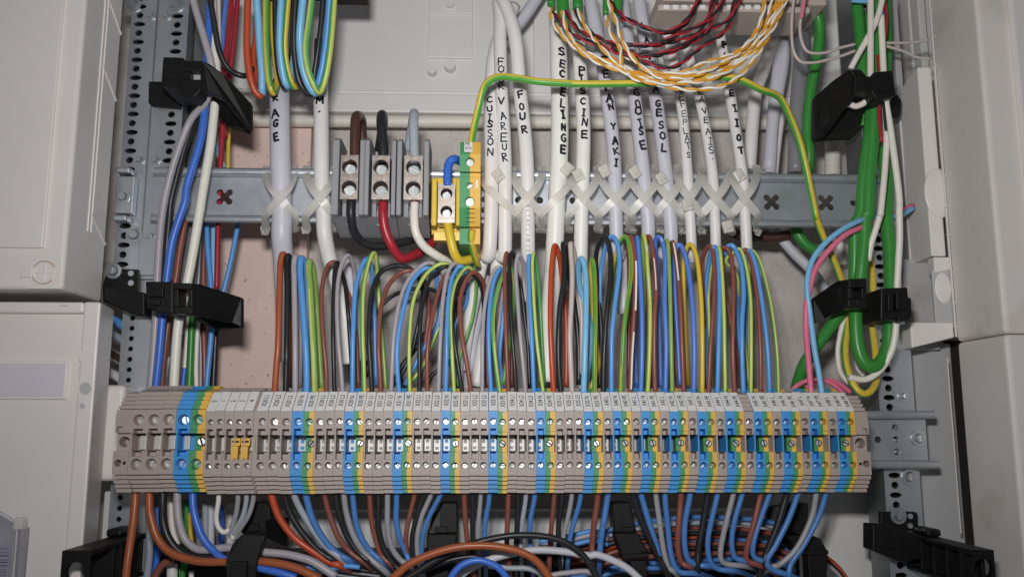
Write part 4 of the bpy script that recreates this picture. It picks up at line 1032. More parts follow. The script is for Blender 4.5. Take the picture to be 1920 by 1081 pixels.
o, p = cable('sheath', 8.8, 'I 118,-40,56 150,20,52 180,100,48 200,200,45 214,380,43 236,580,42 245,740,41 247,900,43 248,1080,47 B 985,150,52 990,420,58', 'white cable handwritten FOUR with small grey print', LT('FOUR',183,204,222,247), 5.4, .95, -.4)
handwriting(o, p, 4.4, LT('BETAFLAMEEC', 388,397,406,415,424,433,442,451,462,470,478), 2.2, .25, -.2, 'printgrey', True, .02)
cable('sheathwarm', 11.2, 'I 366,-20,60 372,60,54 378,280,46 382,520,42 378,700,41 368,880,42 358,1080,46 B 1136,260,52 1120,460,56 1110,700,57 1100,930,58', 'thick cream cable handwritten SECHELINGE', LT('SECHELINGE',105,129,146,165,181,201,222,244,263,285), 5.4, 1.15, 1.8)
cable('sheathwarm', 9.0, 'I 450,-20,60 458,80,54 468,280,46 482,520,42 480,700,41 474,880,42 470,1080,46 B 1312,230,52 1315,420,56 1318,700,58', 'cream cable handwritten PISCINE', LT('PISCINE',139,153,176,195,216,235,257), 5.2, 1.1, 0)
cable('sheathgrey', 8.8, 'I 505,-30,60 530,100,54 560,260,48 590,460,44 610,640,42 616,800,41 620,960,43 624,1080,47 C 555,150,54 575,500,58', 'pale grey cable handwritten TEPAN YAKI', LT('TEPANYAKI',120,144,169,191,206,241,268,287,309), 5.2, 1.1, .6)
cable('sheathgrey', 8.8, 'I 640,-30,62 660,120,56 685,300,49 708,500,44 732,700,42 748,860,42 754,1000,45 C 660,130,52', 'pale grey cable handwritten GNOISE', LT('GnOISE',179,201,215,236,252,276), 5.0, 1.0, .9)
cable('sheathgrey', 8.8, 'I 712,-30,62 735,120,56 770,320,49 800,500,44 828,720,42 842,860,42 850,1020,45 C 812,130,52', 'pale grey cable handwritten LAVAGE SOL', LT('LAVAGESOL',56,84,114,174,200,217,239,259,280), 5.2, 1.1, -.2)
cable('sheath', 6.6, 'I 800,-30,66 830,120,60 875,330,50 902,500,45 922,740,42 930,880,42 938,1040,45 C 1000,160,52', 'slim white cable handwritten UFFEPLATS', LT('UFFEPLATS',174,187,200,217,234,250,263,278,294), 4.4, .5, .5)
cable('sheath', 6.6, 'I 890,60,64 930,250,55 968,400,48 1004,580,44 1030,760,42 1036,900,42 1040,1050,45 C 1140,160,52', 'slim white cable handwritten LAVEAIS', LT('LAVEAIS.',176,193,212,229,251,268,285,296), 4.6, .55, .5)
cable('sheath', 7.0, 'I 1040,60,64 1072,220,55 1098,380,48 1126,560,44 1156,760,42 1164,900,42 1172,1060,45 C 1345,160,52', 'white cable handwritten PLEIIOT rightmost of the tied row', LT('PLlEIIOT',90,110,135,180,207,234,263,287), 5.0, 1.0, .3)
G9 = 'untied cables behind the upper rail'
cable('sheathgrey', 9, 'I 300,-30,96 240,60 200,110 150,180,92', 'pale grey cable slanting behind the FOUR cables', grp=G9)
cable('sheathgrey', 8.5, 'I 1330,20,90 1320,150 1290,420 1265,720,88', 'pale grey cable right of the tied row', grp=G9)
cable('sheath', 8.8, 'I 1290,150,84 1240,300 1205,420 1182,720,80', 'white cable slanting behind the rightmost tied cable', grp=G9)
cable('darkgrey', 11.0, 'J 130,60,80 165,160,80 170,300 150,560 140,880,80', 'thick dark grey cable right of the green and yellow wire', grp=G9)
cable('sheathgrey', 8, 'J 60,140,88 80,300 30,600 10,880,88', 'pale grey cable left of the dark grey cable', grp=G9)
cable('sheath', 6, 'J 70,560,92 50,700 30,880,92', 'thin white cable behind the dark grey cable', grp=G9)
cable('sheath', 6.5, 'M 640,190,100 650,330 690,470,100 700,560', 'white cable behind the twisted pairs at left', grp=G9)
cable('sheath', 9, 'M 830,150,100 850,300 900,420 930,540', 'white cable stub behind the twisted pairs', grp=G9)
cable('sheathgrey', 7, 'K 30,140,96 130,260 230,360 330,500', 'pale grey cable slanting down the wall below the rail', grp=G9)
cable('sheath', 6, 'K 330,140,110 380,220 400,330', 'white cable deep below the rail end', grp=G9)
cable('blackwire', 2.2, 'K 40,160,120 160,310 300,430', 'thin black wire along the wall below the rail', grp=G9)
cable('sheathgrey', 9.5, 'A 855,180,70 900,500,68 930,800,66', 'pale grey cable behind the X30 loops', grp=G9)
cable('sheathgrey', 9.0, 'B 700,260,72 660,480,70 620,700,68 600,1000,66', 'pale grey cable behind the X33 loops', grp=G9)
cable('blackwire', 2.6, 'B 640,350,86 500,380 330,340 180,360 60,440 -20,600 -40,900', 'thin black wire sagging behind the X31 loops', grp=G9)
cable('blackwire', 3.2, 'B 330,620,60 250,740 170,850 120,960', 'black wire slanting behind the X31 loops', grp=G9)
cable('blackwire', 2.6, 'B 560,720,62 460,830 380,880 340,960', 'black wire slanting behind the X32 loops', grp=G9)
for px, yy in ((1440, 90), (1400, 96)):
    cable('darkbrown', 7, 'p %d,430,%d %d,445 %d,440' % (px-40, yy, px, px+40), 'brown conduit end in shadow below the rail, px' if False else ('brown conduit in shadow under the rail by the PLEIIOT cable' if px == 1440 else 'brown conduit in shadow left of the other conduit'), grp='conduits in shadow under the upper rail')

# ------------------------------------------------------------------ zip ties
G10 = 'nylon zip ties on the upper rail'
def ziptie(name_at, cx, wid, d, style, head=None, h0=318, h1=432):
    """cx: pixel centre at mid rail, wid: half spread in px"""
    t = thing('zip_tie', 'translucent nylon zip tie around %s' % name_at, 'zip tie', P(cx,372,40), G10)
    yf = 42-d/2-.9; ym = (h0+h1)/2
    def band(sx):
        a = [(cx-sx*wid, h0+2, 55), (cx-sx*wid*.96, h0+12, 47), (cx-sx*wid*.6, ym-24, yf+1.6), (cx, ym-3, yf), (cx+sx*wid*.62, ym+16, yf+2.2), (cx+sx*wid*1.02, h1-26, 43), (cx+sx*wid*.92, h1-2, 56)]
        m = MB(); m.ribbon(path3(a, 6), 5.2, .8); return m.build('band', 'nylon', t)
    if 'a' in style: band(1)
    if 'b' in style: band(-1)
    # the part passing behind the rail
    for sx in ((1,-1) if len(style) > 1 else ((1,) if style == 'a' else (-1,))):
        m = MB(); a = [(cx-sx*wid, h0+3, 55), (cx-sx*wid*.9, h0-4, 62), (cx-sx*wid*.9, h0+30, 66), (cx+sx*wid*.9, h1-20, 66), (cx+sx*wid, h1+3, 62), (cx+sx*wid, h1-2, 56)]
        m.ribbon(path3(a, 4), 5.4, .9); m.build('back_band', 'nylon', t)
    if head:
        hx, hy, ang = head; c = P(hx, hy, yf+1); m = MB(); m.bbox(-3.2, 3.2, -2.0, 2.0, -3.8, 3.8, .8)
        ca, sa = math.cos(ang), math.sin(ang)
        m.v = [(c[0]+x*ca-z*sa, c[1]+y_-1, c[2]+x*sa+z*ca) for x,y_,z in m.v]; m.build('head', 'nylon', t)
        m = MB(); m.bbox(-2, 2, -3.0, -2.32, -1.4, 1.4, .3); m.v = [(c[0]+x*ca-z*sa, c[1]+y_-1, c[2]+x*sa+z*ca) for x,y_,z in m.v]; m.build('head_slot', 'nylon', t)
for a in [('the GARAGE cable', 525, 27, 12.4, 'ab', None), ('the M cable', 600, 26, 9.8, 'ab', None),
          ('the CUISSON and FOUR VAREUR cables', 936, 36, 9.6, 'a', (934,330,.6)), ('the FOUR cable', 989, 28, 9, 'ab', None),
          ('the SECHELINGE cable', 1044, 32, 11.2, 'b', (1063,318,-.7)), ('the PISCINE cable', 1094, 28, 9, 'ab', (1084,330,.4)),
          ('the TEPAN YAKI cable', 1154, 31, 9, 'ab', (1133,322,.5)), ('the GNOISE cable', 1208, 29, 9, 'ab', (1190,324,.6)),
          ('the LAVAGE SOL cable', 1254, 27, 9, 'ab', (1240,336,.5)), ('the UFFEPLATS cable', 1292, 24, 7, 'ab', (1288,385,.2)),
          ('the LAVEAIS cable', 1342, 27, 7, 'ab', (1364,426,.2)), ('the PLEIIOT cable', 1396, 24, 7.4, 'ab', (1385,330,.5))]: ziptie(*a)

# ================================================================== POWER TERMINALS ON THE UPPER RAIL
def nickel_clamp(t, x0, x1, z0, z1, yf, dp, hx, hzs, r, nm='clamp_block'):
    m = MB(); xc = (x0+x1)/2
    zs = [z0, (z0+z1)/2, z1]
    for k in range(2):
        m.plate(x0, x1, zs[k], zs[k+1], yf, xc, hzs[k], r, 9, 24, cap=True, cap_mi=1)
    m.quad((x0,yf,z0),(x0,yf,z1),(x0,yf+dp,z1),(x0,yf+dp,z0)); m.quad((x1,yf,z0),(x1,yf,z1),(x1,yf+dp,z1),(x1,yf+dp,z0))
    m.quad((x0,yf,z1),(x1,yf,z1),(x1,yf+dp,z1),(x0,yf+dp,z1)); m.quad((x0,yf,z0),(x1,yf,z0),(x1,yf+dp,z0),(x0,yf+dp,z0))
    m.build(nm, ['nickel','dark'], t)
    for hz in hzs:
        screw(t, xc, yf+3.4, hz-r*.16, r*.8)
        m = MB(); m.bbox(xc-r*.3, xc+r*.3, yf+6.2, yf+7, hz+r*.42, hz+r*.66, .15); m.build('copper_strand', 'copper', t)
PW = [('grey screw terminal with dark brown wire on top', (80,128), (266,300), (140,258), 340, 635, 0),
      ('grey screw terminal with red wire below', (300,332), (482,512), (352,470), 340, 635, 1),
      ('grey screw terminal with white wire below', (518,552), (700,736), (568,694), 338, 635, 2)]
yC = 22
for lab, a, b, c, vt, vb, i in PW:
    t = thing('power_terminal', lab, 'terminal block', P(600+((a[0]+b[1])/2)/3.603, 320, 50), 'grey power terminals on the upper rail')
    zt, zb_ = pz(200+228/3.603, yC+1), pz(200+738/3.603, yC+1)
    for q in (a, b):
        x0, x1 = [float(P(600+u/3.603, 335, yC+1)[0]) for u in q]
        m = MB(); m.prism([(x0,yC,zt-1),(x0,yC,zb_),(x0,yC+26,zb_-4),(x0,yC+30,zb_-4),(x0,yC+30,zt+2),(x0,yC+6,zt+2)], (x1-x0,0,0), .6); m.build('side_plate', 'greyhousing', t)
    x0 = float(P(600+a[1]/3.603, 335, yC)[0])+.1; x1 = float(P(600+b[0]/3.603, 335, yC)[0])-.1
    m = MB(); m.box(x0, x1, yC+16, yC+29, zb_-2, zt-6); m.build('housing_back', 'greyhousing', t)
    for q in (.18,.82):
        m = MB(); xq = x0*(1-q)+x1*q; m.bbox(xq-1.2, xq+1.2, yC+9, yC+15.8, zb_-2, zt-10, .4); m.build('housing_rib', 'greyhousing', t)
    m = MB(); m.cyl(((x0+x1)/2, zb_+1), 5.2, yC+12, yC+15.9, 20); m.build('wire_guide', 'greyhousing', t)
    m = MB(); m.prism([(x0-3,yC+4,zb_-.2),(x1+3,yC+4,zb_-.2),(x1+3,yC+24,zb_-7),(x0-3,yC+24,zb_-7)], (0,4,-1), .4); m.build('base', 'greyhousing', t)
    cx0, cx1 = [float(P(600+u/3.603, 335, yC-1)[0]) for u in c]
    z1, z0 = pz(200+vt/3.603, yC-1), pz(200+vb/3.603, yC-1)
    nickel_clamp(t, cx0, cx1, z0, z1, yC-2, 12, None, (pz(200+560/3.603,yC-1), pz(200+418/3.603,yC-1)), 4.6)
G11 = 'wires on the upper rail power terminals'
for c, d, sp, lab in [
 ('darkbrown',6.0,'N 235,380,24 235,200,24 240,90,26 255,60,32 280,90,44 285,200,50 290,360,54','dark brown wire arching into the first grey terminal'),
 ('blackwire',6.2,'N 428,380,24 425,250,24 415,110,27 420,55,34 425,120,44 400,300,54','black wire arching into the second grey terminal'),
 ('bluegrey',6.0,'N 640,380,24 635,240,24 632,100,26 636,45,33 625,120,44 595,300,52','bluish grey wire arching into the third grey terminal'),
 ('deepblue',5.4,'N 862,540,26 862,450 872,385 905,355,30 950,375,40 1000,400,50','deep blue wire bending into the yellow terminal'),
 ('blackwire',5.2,'N 212,640,24 210,720,24 222,820,28 270,900,34 350,940,38 450,940,42 560,915,48 680,880,54 780,860,58','black wire hanging below the first grey terminal'),
 ('red',5.6,'N 428,650,24 425,730,23 440,830,24 480,930,26 530,1010,30 570,1025,32 640,1000,38 720,955,46 780,900,54','red wire hanging below the second grey terminal'),
 ('white',5.2,'N 640,650,24 636,740,23 648,850,23 700,940,26 780,1000,30 850,1040,36 900,1080,44','white wire hanging below the third grey terminal'),
 ('yellow',5.6,'N 862,780,28 880,880,27 905,980,28 940,1035,31 1000,1035,36 1060,1010,44','yellow wire hanging below the yellow terminal')]: wire(c, sp, d, lab, 'wire', G11, n=14)
for u in (212,428,640):
    m = MB(); c = P(600+u/3.603, 200+665/3.603, 24); m.tube([c+np.array([0,0,5]), c+np.array([0,0,-3])], 1.8, 10)
    tag(m.build('copper_end', 'copper', smooth=True), 'bare copper wire end above the %s wire' % {212:'hanging black',428:'red',640:'hanging white'}[u], 'wire end', G11)
# yellow terminal
t = thing('power_terminal', 'yellow screw terminal with deep blue wire on top', 'terminal block', P(835,390,50), 'small terminals beside the grey ones')
yY = 28
for u0, u1 in ((752,790),(918,946)):
    x0, x1 = [float(P(600+u/3.603, 380, yY)[0]) for u in (u0,u1)]
    m = MB(); m.bbox(x0, x1, yY, yY+24, pz(200+805/3.603,yY), pz(200+485/3.603,yY), 1.0, 3); m.build('side_plate', 'yellowhousing', t)
x0, x1 = [float(P(600+u/3.603, 380, yY+8)[0]) for u in (752,946)]
m = MB(); m.bbox(x0, x1, yY+14, yY+25, pz(200+850/3.603,yY+8), pz(200+462/3.603,yY+8), .6); m.build('housing_back', 'yellowhousing', t)
cx0, cx1 = [float(P(600+u/3.603, 380, yY-2)[0]) for u in (797,912)]
nickel_clamp(t, cx0, cx1, pz(200+788/3.603,yY-2), pz(200+527/3.603,yY-2), yY-3, 12, None, (pz(200+712/3.603,yY-2), pz(200+592/3.603,yY-2)), 3.6)
x0, x1 = [float(P(600+u/3.603, 445, yY+4)[0]) for u in (768,955)]
m = MB(); za, zb2 = pz(200+850/3.603,yY+4), pz(200+908/3.603,yY+4); m.bbox(x0, x1, yY+3, yY+12, zb2, za, .4); lp = m.build('label_plate', 'gold', t)
v, f = font_mesh('10\u00b2 \u00b7 V', 4.6, .9); m = MB(); m.add([(x0+3+q[0], yY+2.9, zb2+1.2+q[1]) for q in v], f); m.build('plate_lettering', 'yellowhousing', lp)
# green and yellow terminal
t = thing('earth_terminal', 'green and yellow earth terminal with small white label', 'terminal block', P(880,370,50), 'small terminals beside the grey ones')
yg = 8
def gx(u, y=yg): return float(P(840+u/4.7, 370, y)[0])
def gz(v, y=yg): return float(P(880, 250+v/4.7, y)[2])
x0, x1, xm = gx(100), gx(285), gx(192); m = MB()
def gq(a, b):
    m.quad((x0,a[0],a[1]),(xm,a[0],a[1]),(xm,b[0],b[1]),(x0,b[0],b[1]),0); m.quad((xm,a[0],a[1]),(x1,a[0],a[1]),(x1,b[0],b[1]),(xm,b[0],b[1]),1)
pl = [(46,gz(70)),(yg+9,gz(78,yg+9)),(yg+5,gz(178,yg+5)),(yg,gz(180))]
for a, b in zip(pl[:-1], pl[1:]): gq(a, b)
kw = dict(mi=0, mi2=1, xm=xm)
m.plate(x0, x1, gz(338), gz(180), yg, xm, gz(250), 2.7, 3.5, 20, **kw)
gq((yg,gz(338)),(yg+5,gz(340,yg+5))); gq((yg+5,gz(340,yg+5)),(yg+5,gz(380,yg+5))); gq((yg+5,gz(380,yg+5)),(yg+3,gz(382,yg+3)))
m.plate(x0, x1, gz(490,yg+3), gz(382,yg+3), yg+3, xm, gz(460,yg+3), 2.0, 3, 20, **kw)
gq((yg+3,gz(490,yg+3)),(yg,gz(490)))
m.plate(x0, x1, gz(655), gz(490), yg, xm, gz(598), 2.8, 3, 20, **kw)
pl = [(yg,gz(655)),(yg+6,gz(820,yg+6)),(yg+12,gz(820,yg+6)),(yg+12,gz(870,yg+8)),(yg+8,gz(870,yg+8)),(yg+8,gz(975,yg+8)),(46,gz(960,yg+8)-2)]
for a, b in zip(pl[:-1], pl[1:]): gq(a, b)
ol = [(46,gz(70)),(yg+9,gz(78,yg+9)),(yg+5,gz(178,yg+5)),(yg,gz(180)),(yg,gz(338)),(yg+5,gz(340,yg+5)),(yg+5,gz(380,yg+5)),(yg+3,gz(382,yg+3)),(yg+3,gz(490,yg+3)),(yg,gz(490))] + pl
m.add([(x0,a,b) for a,b in ol], [tuple(range(len(ol)))], 0); m.add([(x1,a,b) for a,b in ol], [tuple(range(len(ol)))], 1)
m.build('block_body', ['greenblock','yellowblock'], t)
for v_, r, dy in ((250,2.5,0),(460,1.9,3),(598,2.6,0)): screw(t, xm, yg+1.6+dy, gz(v_,yg+dy)-.2, r)
m = MB(); m.prism([(gx(140,yg+7),yg+8.2,gz(80,yg+8)),(gx(212,yg+7),yg+8.2,gz(80,yg+8)),(gx(212,yg+5),yg+4.6,gz(170,yg+5)),(gx(140,yg+5),yg+4.6,gz(170,yg+5))], (0,-.8,0)); lb = m.build('marker_tag', 'tag', t)
v, f = font_mesh('PE', 3.4, .8); m = MB()
def onl(a, b): return (a, yg+3.6 + 3.6*(b-gz(170,yg+5))/(gz(80,yg+8)-gz(170,yg+5)), b)
m.add([onl(gx(147,yg+6)+q[0], gz(112,yg+7)+q[1]) for q in v], f); v, f = font_mesh('X10', 3.0, .75); m.add([onl(gx(147,yg+6)+q[0], gz(150,yg+6)+q[1]) for q in v], f); m.build('tag_lettering', 'ink', lb)
m = MB(); m.bbox(gx(246,yg+2), gx(264,yg+2), yg+2.2, yg+3.2, gz(485,yg+3), gz(412,yg+3), .2); m.build('marker_pin', 'tag', t)
for k in range(4):
    v_ = 665+k*39; yy = yg+6*(v_-655)/165; m = MB(); m.box(gx(158,yy), gx(238,yy), yy-.12, yy+.4, gz(v_+3,yy), gz(v_-3,yy)); m.build('groove', 'dark', t)
wire('gc', 'W 212,850,14 205,920,16 215,990,20 240,1090,28 260,1160,36', 4.4, 'short yellow and green wire leaving below the earth terminal', 'wire', G11, stripe=(1.3,.9,.2))

# ================================================================== LONG GREEN/YELLOW WIRE, TWISTED PAIRS, TOP RIGHT
wire('gyc', 'I 5,625,22 20,540,22 40,450,20 58,380,17 85,342,14 130,324,12 200,330,10 300,345,8 450,354 600,354 800,349 920,338 1030,326 1130,332,8 1230,378,12 J 55,492,20 110,590,27 160,720,32 195,860,35 215,960,36 240,1080,36 K 260,90,38 290,170,42 335,270,46 380,380,50 420,520,54 425,640,50 412,760,46 418,860,42 450,960,38 500,1015,36 550,1000,38 578,930,44 570,780,50 555,640,54 560,480,56 555,380,58 545,290,60', 4.4,
     'long green and yellow wire arching across and down the right side', 'wire', k=8, stripe=(-1.35,1.3,-1.3))
def twisted(cs, sp, lab, cat, grp, r=.76, off=.76, pitch=19, y=10):
    pts = fill_depth(parse(sp), y); p = path3(pts, 14)
    arc = np.concatenate([[0], np.cumsum(np.linalg.norm(np.diff(p, axis=0), axis=1))]); n = int(arc[-1]/1.05)
    s_ = np.linspace(0, arc[-1], n); p = np.array([[np.interp(a, arc, p[:,i]) for i in range(3)] for a in s_])
    t_ = np.gradient(p, axis=0); t_ /= np.linalg.norm(t_, axis=1)[:,None]
    n1 = np.array([0,-1.,0]) - t_*(t_ @ np.array([0,-1.,0]))[:,None]; n1 /= np.linalg.norm(n1, axis=1)[:,None]; n2 = np.cross(t_, n1)
    o = thing('twisted_pair', lab, cat, p[0], grp); ph0 = R_.uniform(0,6)
    wob = np.cumsum([R_.uniform(-.16,.16) for _ in range(n)])
    for k, c in enumerate(cs):
        ph = 2*math.pi*s_/pitch + ph0 + math.pi*k + wob
        m = MB(); m.tube(p + off*(np.cos(ph)[:,None]*n1 + np.sin(ph)[:,None]*n2), r, 8); m.build('conductor', c, o, smooth=True)
GT = 'twisted pairs sagging at upper right'
ys = ['leftmost start', 'second start', 'third start', 'fourth start', 'topmost start', 'hidden start']
YW = ['M 108,50,26 140,170,20 250,290,14 400,395,8 600,470,4 850,555,0 1050,578 1250,540,0 1390,420,2 1520,220,4 1600,60 1630,-30',
 'M 185,70,24 228,220,18 330,330,12 500,405,8 680,485,6 900,525,4 1150,500,4 1330,385,6 1450,250,8 1555,80 1600,-30',
 'M 285,60,26 340,180,20 450,320,14 600,440,10 800,498,8 1000,478,8 1200,425,8 1380,320,10 1490,180,12 1540,-30',
 'M 472,100,24 496,210,16 556,310,12 574,420,8 640,500,2 780,535,-2 950,535,-4 1150,505,-3 1350,390,0 1480,260,2 1570,90 1625,-30',
 'M 478,0,14 530,130,8 580,280,4 680,415,2 820,498,0 1000,500 1150,440,2 1320,340,4 1440,200,6 1480,60 1500,-30',
 'M 560,330,20 650,400,16 780,465,14 950,468,12 1100,405,12 1290,345,14 1400,250,16 1470,110 1490,-30',
 'M 300,330,16 480,420,14 660,500,12 860,505,10 1060,470,10 1260,420,10 1420,290,10 1540,110 1570,-30']
for i, sp in enumerate(YW): twisted(('goldwire','cream'), sp, 'mustard and white twisted pair sagging lowest at right, %s' % ('lowest of all','second lowest','upper inner','front lower','front from the top green cable','upper behind','middle behind')[i], 'wire pair', GT)
RB = ['M 128,80,26 250,220,20 400,285,16 560,345,14 700,362 850,335 1000,265,14 1090,180,16 1180,-30',
 'M 205,70,26 300,200,20 450,262,16 600,290 780,280 950,215,14 1120,135 1200,40 1220,-30',
 'M 268,70,28 350,190,22 500,290,16 660,378,12 820,432,10 930,420 1080,305,12 1230,205,14 1300,60 1330,-30',
 'M 488,0,20 560,90,16 680,165,14 850,205 970,145 1040,40 1062,-30',
 'M 560,120,22 640,140 740,185 900,212 1005,120 1080,-30',
 'M 600,290,22 800,292 1000,235 1150,180 1260,120 1300,-30',
 'M 500,300,20 660,350 840,350,18 1020,275 1130,190 1140,60 1150,-30']
for i, sp in enumerate(RB): twisted(('red','blackwire'), sp, 'red and black twisted pair, %s' % ('from the leftmost green cable','from the second green cable','sagging deepest of the red ones','sagging least, along the top','just under the top red pair','ending furthest right','middle one behind the others')[i], 'wire pair', GT)
GG = 'green cables at the top centre'
for d, sp, lab in [(5.0,'M 112,-40,30 115,35,28','leftmost stripped green cable end at the top'),(8.0,'M 185,-40,32 195,140,30','second green cable end, longest of the four'),
                   (6.6,'M 285,-40,30 284,62,28','third green cable end left of the grey cable'),(3.6,'M 462,-40,26 466,95,24','slim green cable end at the top'),(5.8,'M 545,-40,32 540,95,32','rightmost stripped green cable end at the top')]:
    wire('greencable', sp, d, lab, 'cable', GG, n=14)
t = thing('control_module', 'beige electronic module with slotted edge at the top right', 'module', P(1380,20,60))
m = MB(); a, b = P(1242,-30,30), P(1500,6,30); m.bbox(a[0], b[0], 30, 75, b[2], a[2], 1.0); m.build('module_body', 'module', t)
m = MB(); a2, b2 = P(1234,8,26), P(1520,24,26); m.bbox(a2[0], b2[0], 26, 60, b2[2], a2[2], .8); m.build('terminal_shelf', 'module', t)
for k in range(13):
    px = 1244+k*17; m = MB(); q0, q1 = P(px,10,26), P(px+11,18,26); m.bbox(q0[0], q1[0], 25.4, 26.2, q1[2], q0[2], .2); m.build('slot_tab', 'tag', t)
m = MB(); a3, b3 = P(1500,-30,40), P(1545,18,40); m.bbox(a3[0], b3[0], 34, 80, b3[2], a3[2], 1.5); m.build('side_lug', 'module', t)

# thin wires at the top right
GW = 'thin grey wires at upper right'
wire('beigegrey', 'J 135,-30,20 122,80 120,180 130,260,18 165,312 230,318 300,305 370,285 440,258,22', 1.9, 'thin beige wire hooking left of the right clip, outer one', 'wire', GW)
wire('beigegrey', 'J 185,-30,20 168,80 162,160 180,235,18 215,268 290,268 360,245 440,225,22', 1.9, 'thin beige wire hooking left of the right clip, inner one', 'wire', GW)
wire('pink', 'J 192,-30,16 180,30 170,90', 2.1, 'short pink wire at the top right', 'wire', GW)
wire('beigegrey', 'J 600,218,30 700,218 760,212 815,202,36', 1.8, 'thin wire end pointing right above the right clip', 'wire', GW)
wire('beigegrey', 'J 600,235,30 680,258 750,290 825,300,36', 1.8, 'thin wire end sloping down above the right clip', 'wire', GW)
# ================================================================== GREEN CABLES AT RIGHT
GR = 'green cables hanging at right'
for d, sp, lab in [
 (7.2,'J 225,20,52 255,90 262,180 245,310 215,470 200,640 205,840,66 K 150,40,84 150,140 195,215 260,260,84','green cable left of the right clips passing behind the rail'),
 (7.2,'J 445,-30,36 465,160 480,340,34 515,470,33 520,600 495,800 478,960 470,1080,36 K 466,120 462,300 460,420,40','green cable running down left of the wide one'),
 (8.2,'J 545,-30,34 545,150 545,330,34 540,520,32 530,700 515,860 505,1080,34 K 520,60 515,200 500,330 490,420,36 470,560,36 468,650 478,760 505,840 550,872,34 600,850 638,770 650,640,36 654,450 648,250 630,60 J 600,900,44 570,700,50','wide green cable looping up again at the bottom right'),
 (5.2,'J 600,-30,50 608,150 605,350 600,520','green cable right of the white wires at the top'),
 (7.6,'K 420,540,44 370,610,48 290,720,56 200,850,64 165,940,70 150,1000,76','green cable leaving the lower right clip toward the strip'),
 (3.6,'J 505,60,44 500,300 500,500 480,640,46','slim green wire between the wide green cables')]:
    wire('greencable', sp, d, lab, 'cable', GR, n=16, k=8)
GV = 'white wires hanging at right'
for c, d, sp, lab in [
 ('white',3.9,'J 520,-30,20 520,150 519,380,18 518,450,20 500,510,24 450,538,26 415,528','white wire hanging straight over the upper right clip'),
 ('white',3.7,'J 585,-30,18 555,90 500,200 450,290 418,350,24','white wire crossing diagonally above the right clip'),
 ('cream',4.0,'J 573,80,22 578,200 585,350,24 595,500,22 618,640 645,830 665,1000 K 700,60,24 702,180 695,320 688,450,28 686,600,28 672,740 640,830 590,900 520,940,36 430,930','cream wire running down through the lower right clip'),
 ('white',3.8,'J 592,540,26 600,680 592,860 572,1070,26 K 600,60 572,150 550,220 534,310,34','white wire ending beside the wide green cable'),
 ('red',2.4,'J 558,280,26 568,420 562,560 575,720','thin red wire in the right cable run'),
 ('red',2.2,'J 590,10,26 600,70 598,140 590,200','thin red curl at the top right'),
 ('blackwire',1.8,'J 585,520,21 592,600 598,660','short black wire end below the upper right clip'),
 ('deepblue',2.6,'J 560,30,22 575,60 580,90 572,120','small blue wire curl at the top right'),
 ('lightblue',2.4,'J 425,5,24 470,8 520,10','short pale blue wire across the top right'),
 ('white',3.2,'K 410,600,50 385,700 372,800 385,900 430,960,52','white wire loop left of the green and yellow loop'),
 ('white',3.2,'K 470,820,56 480,880 510,920','white wire bend inside the green loop')]: wire(c, sp, d, lab, 'wire', GV)
wire('lightblue', 'K 770,30,60 700,70 620,75 540,85,40 490,95,30 400,140,26 310,210 240,300 212,400 210,480 225,600,24 248,780 270,900 290,1030,18', 3.4, 'pale blue wire sweeping from the right down to tag X47 N', 'wire')
wire('pink', 'K 770,15,62 690,55 620,90 560,108,42 480,138,32 400,180,28 310,270 250,360 225,450 205,540 203,680,24 215,830 232,1030,18', 3.4, 'pink wire sweeping from the right down to tag X47 L', 'wire')
GP = 'pink wires arched behind the strip at right'
for sp, lab in [('K 120,1010,44 160,970 220,945 290,945 350,970 400,1010,44','pink wire arch low behind the strip, left one'),('K 200,985,50 260,955 320,945 380,965 440,1010,50','pink wire arch low behind the strip, right one')]: wire('pink', sp, 2.8, lab, 'wire', GP)

# ================================================================== BLACK CLIPS
GB = 'black plastic cable clips'
def poly(sp, y):
    return [P(q[0], q[1], q[2] if q[2] is not None else y) for q in parse(sp)]
def clip(label, parts, at):
    t = thing('cable_clip', label, 'clip', at, GB)
    for nm, sp, y, th, bev in parts:
        m = MB(); m.prism(poly(sp, y), (0,th,0), bev); m.build(nm, 'black', t)
    return t
t = clip('black cable clip at upper left with long slanted arm', [
  ('base_plate','S 100,500 240,500 300,560 420,700 420,770 130,745 95,715',56,4,.6),
  ('bracket_block','S 245,250 455,258 455,380 520,380 520,560 430,580 225,540',18,30,.8),
  ('frame_top','S 455,290 640,290 640,395 455,395',8,12,.6), ('frame_bottom','S 430,480 640,480 620,600 560,660 430,640',8,14,.6), ('frame_side','S 455,396 525,396 525,479 455,479',8,12,.5), 
  ('frame_side','S 622,396 660,396 660,479 622,479',8,12,.5),
  ('arm','S 645,290,6 720,330,7 860,425,12 1140,725,30 1142,985,30 1080,970,28 850,680,12 700,610,8 645,600,6',8,5,.6),
  ('arm_return','S 720,640,28 860,690,30 1130,990,44 1130,1025,44 900,950,44 700,740,34',30,4,.5)], P(320,170,56))
m = MB(); m.bbox(*[float(P(px,141,12)[0]) for px in (357,376)], 14, 18, float(P(366,149,12)[2]), float(P(366,133,12)[2]), .5); m.build('steel_pin', 'steel', t)
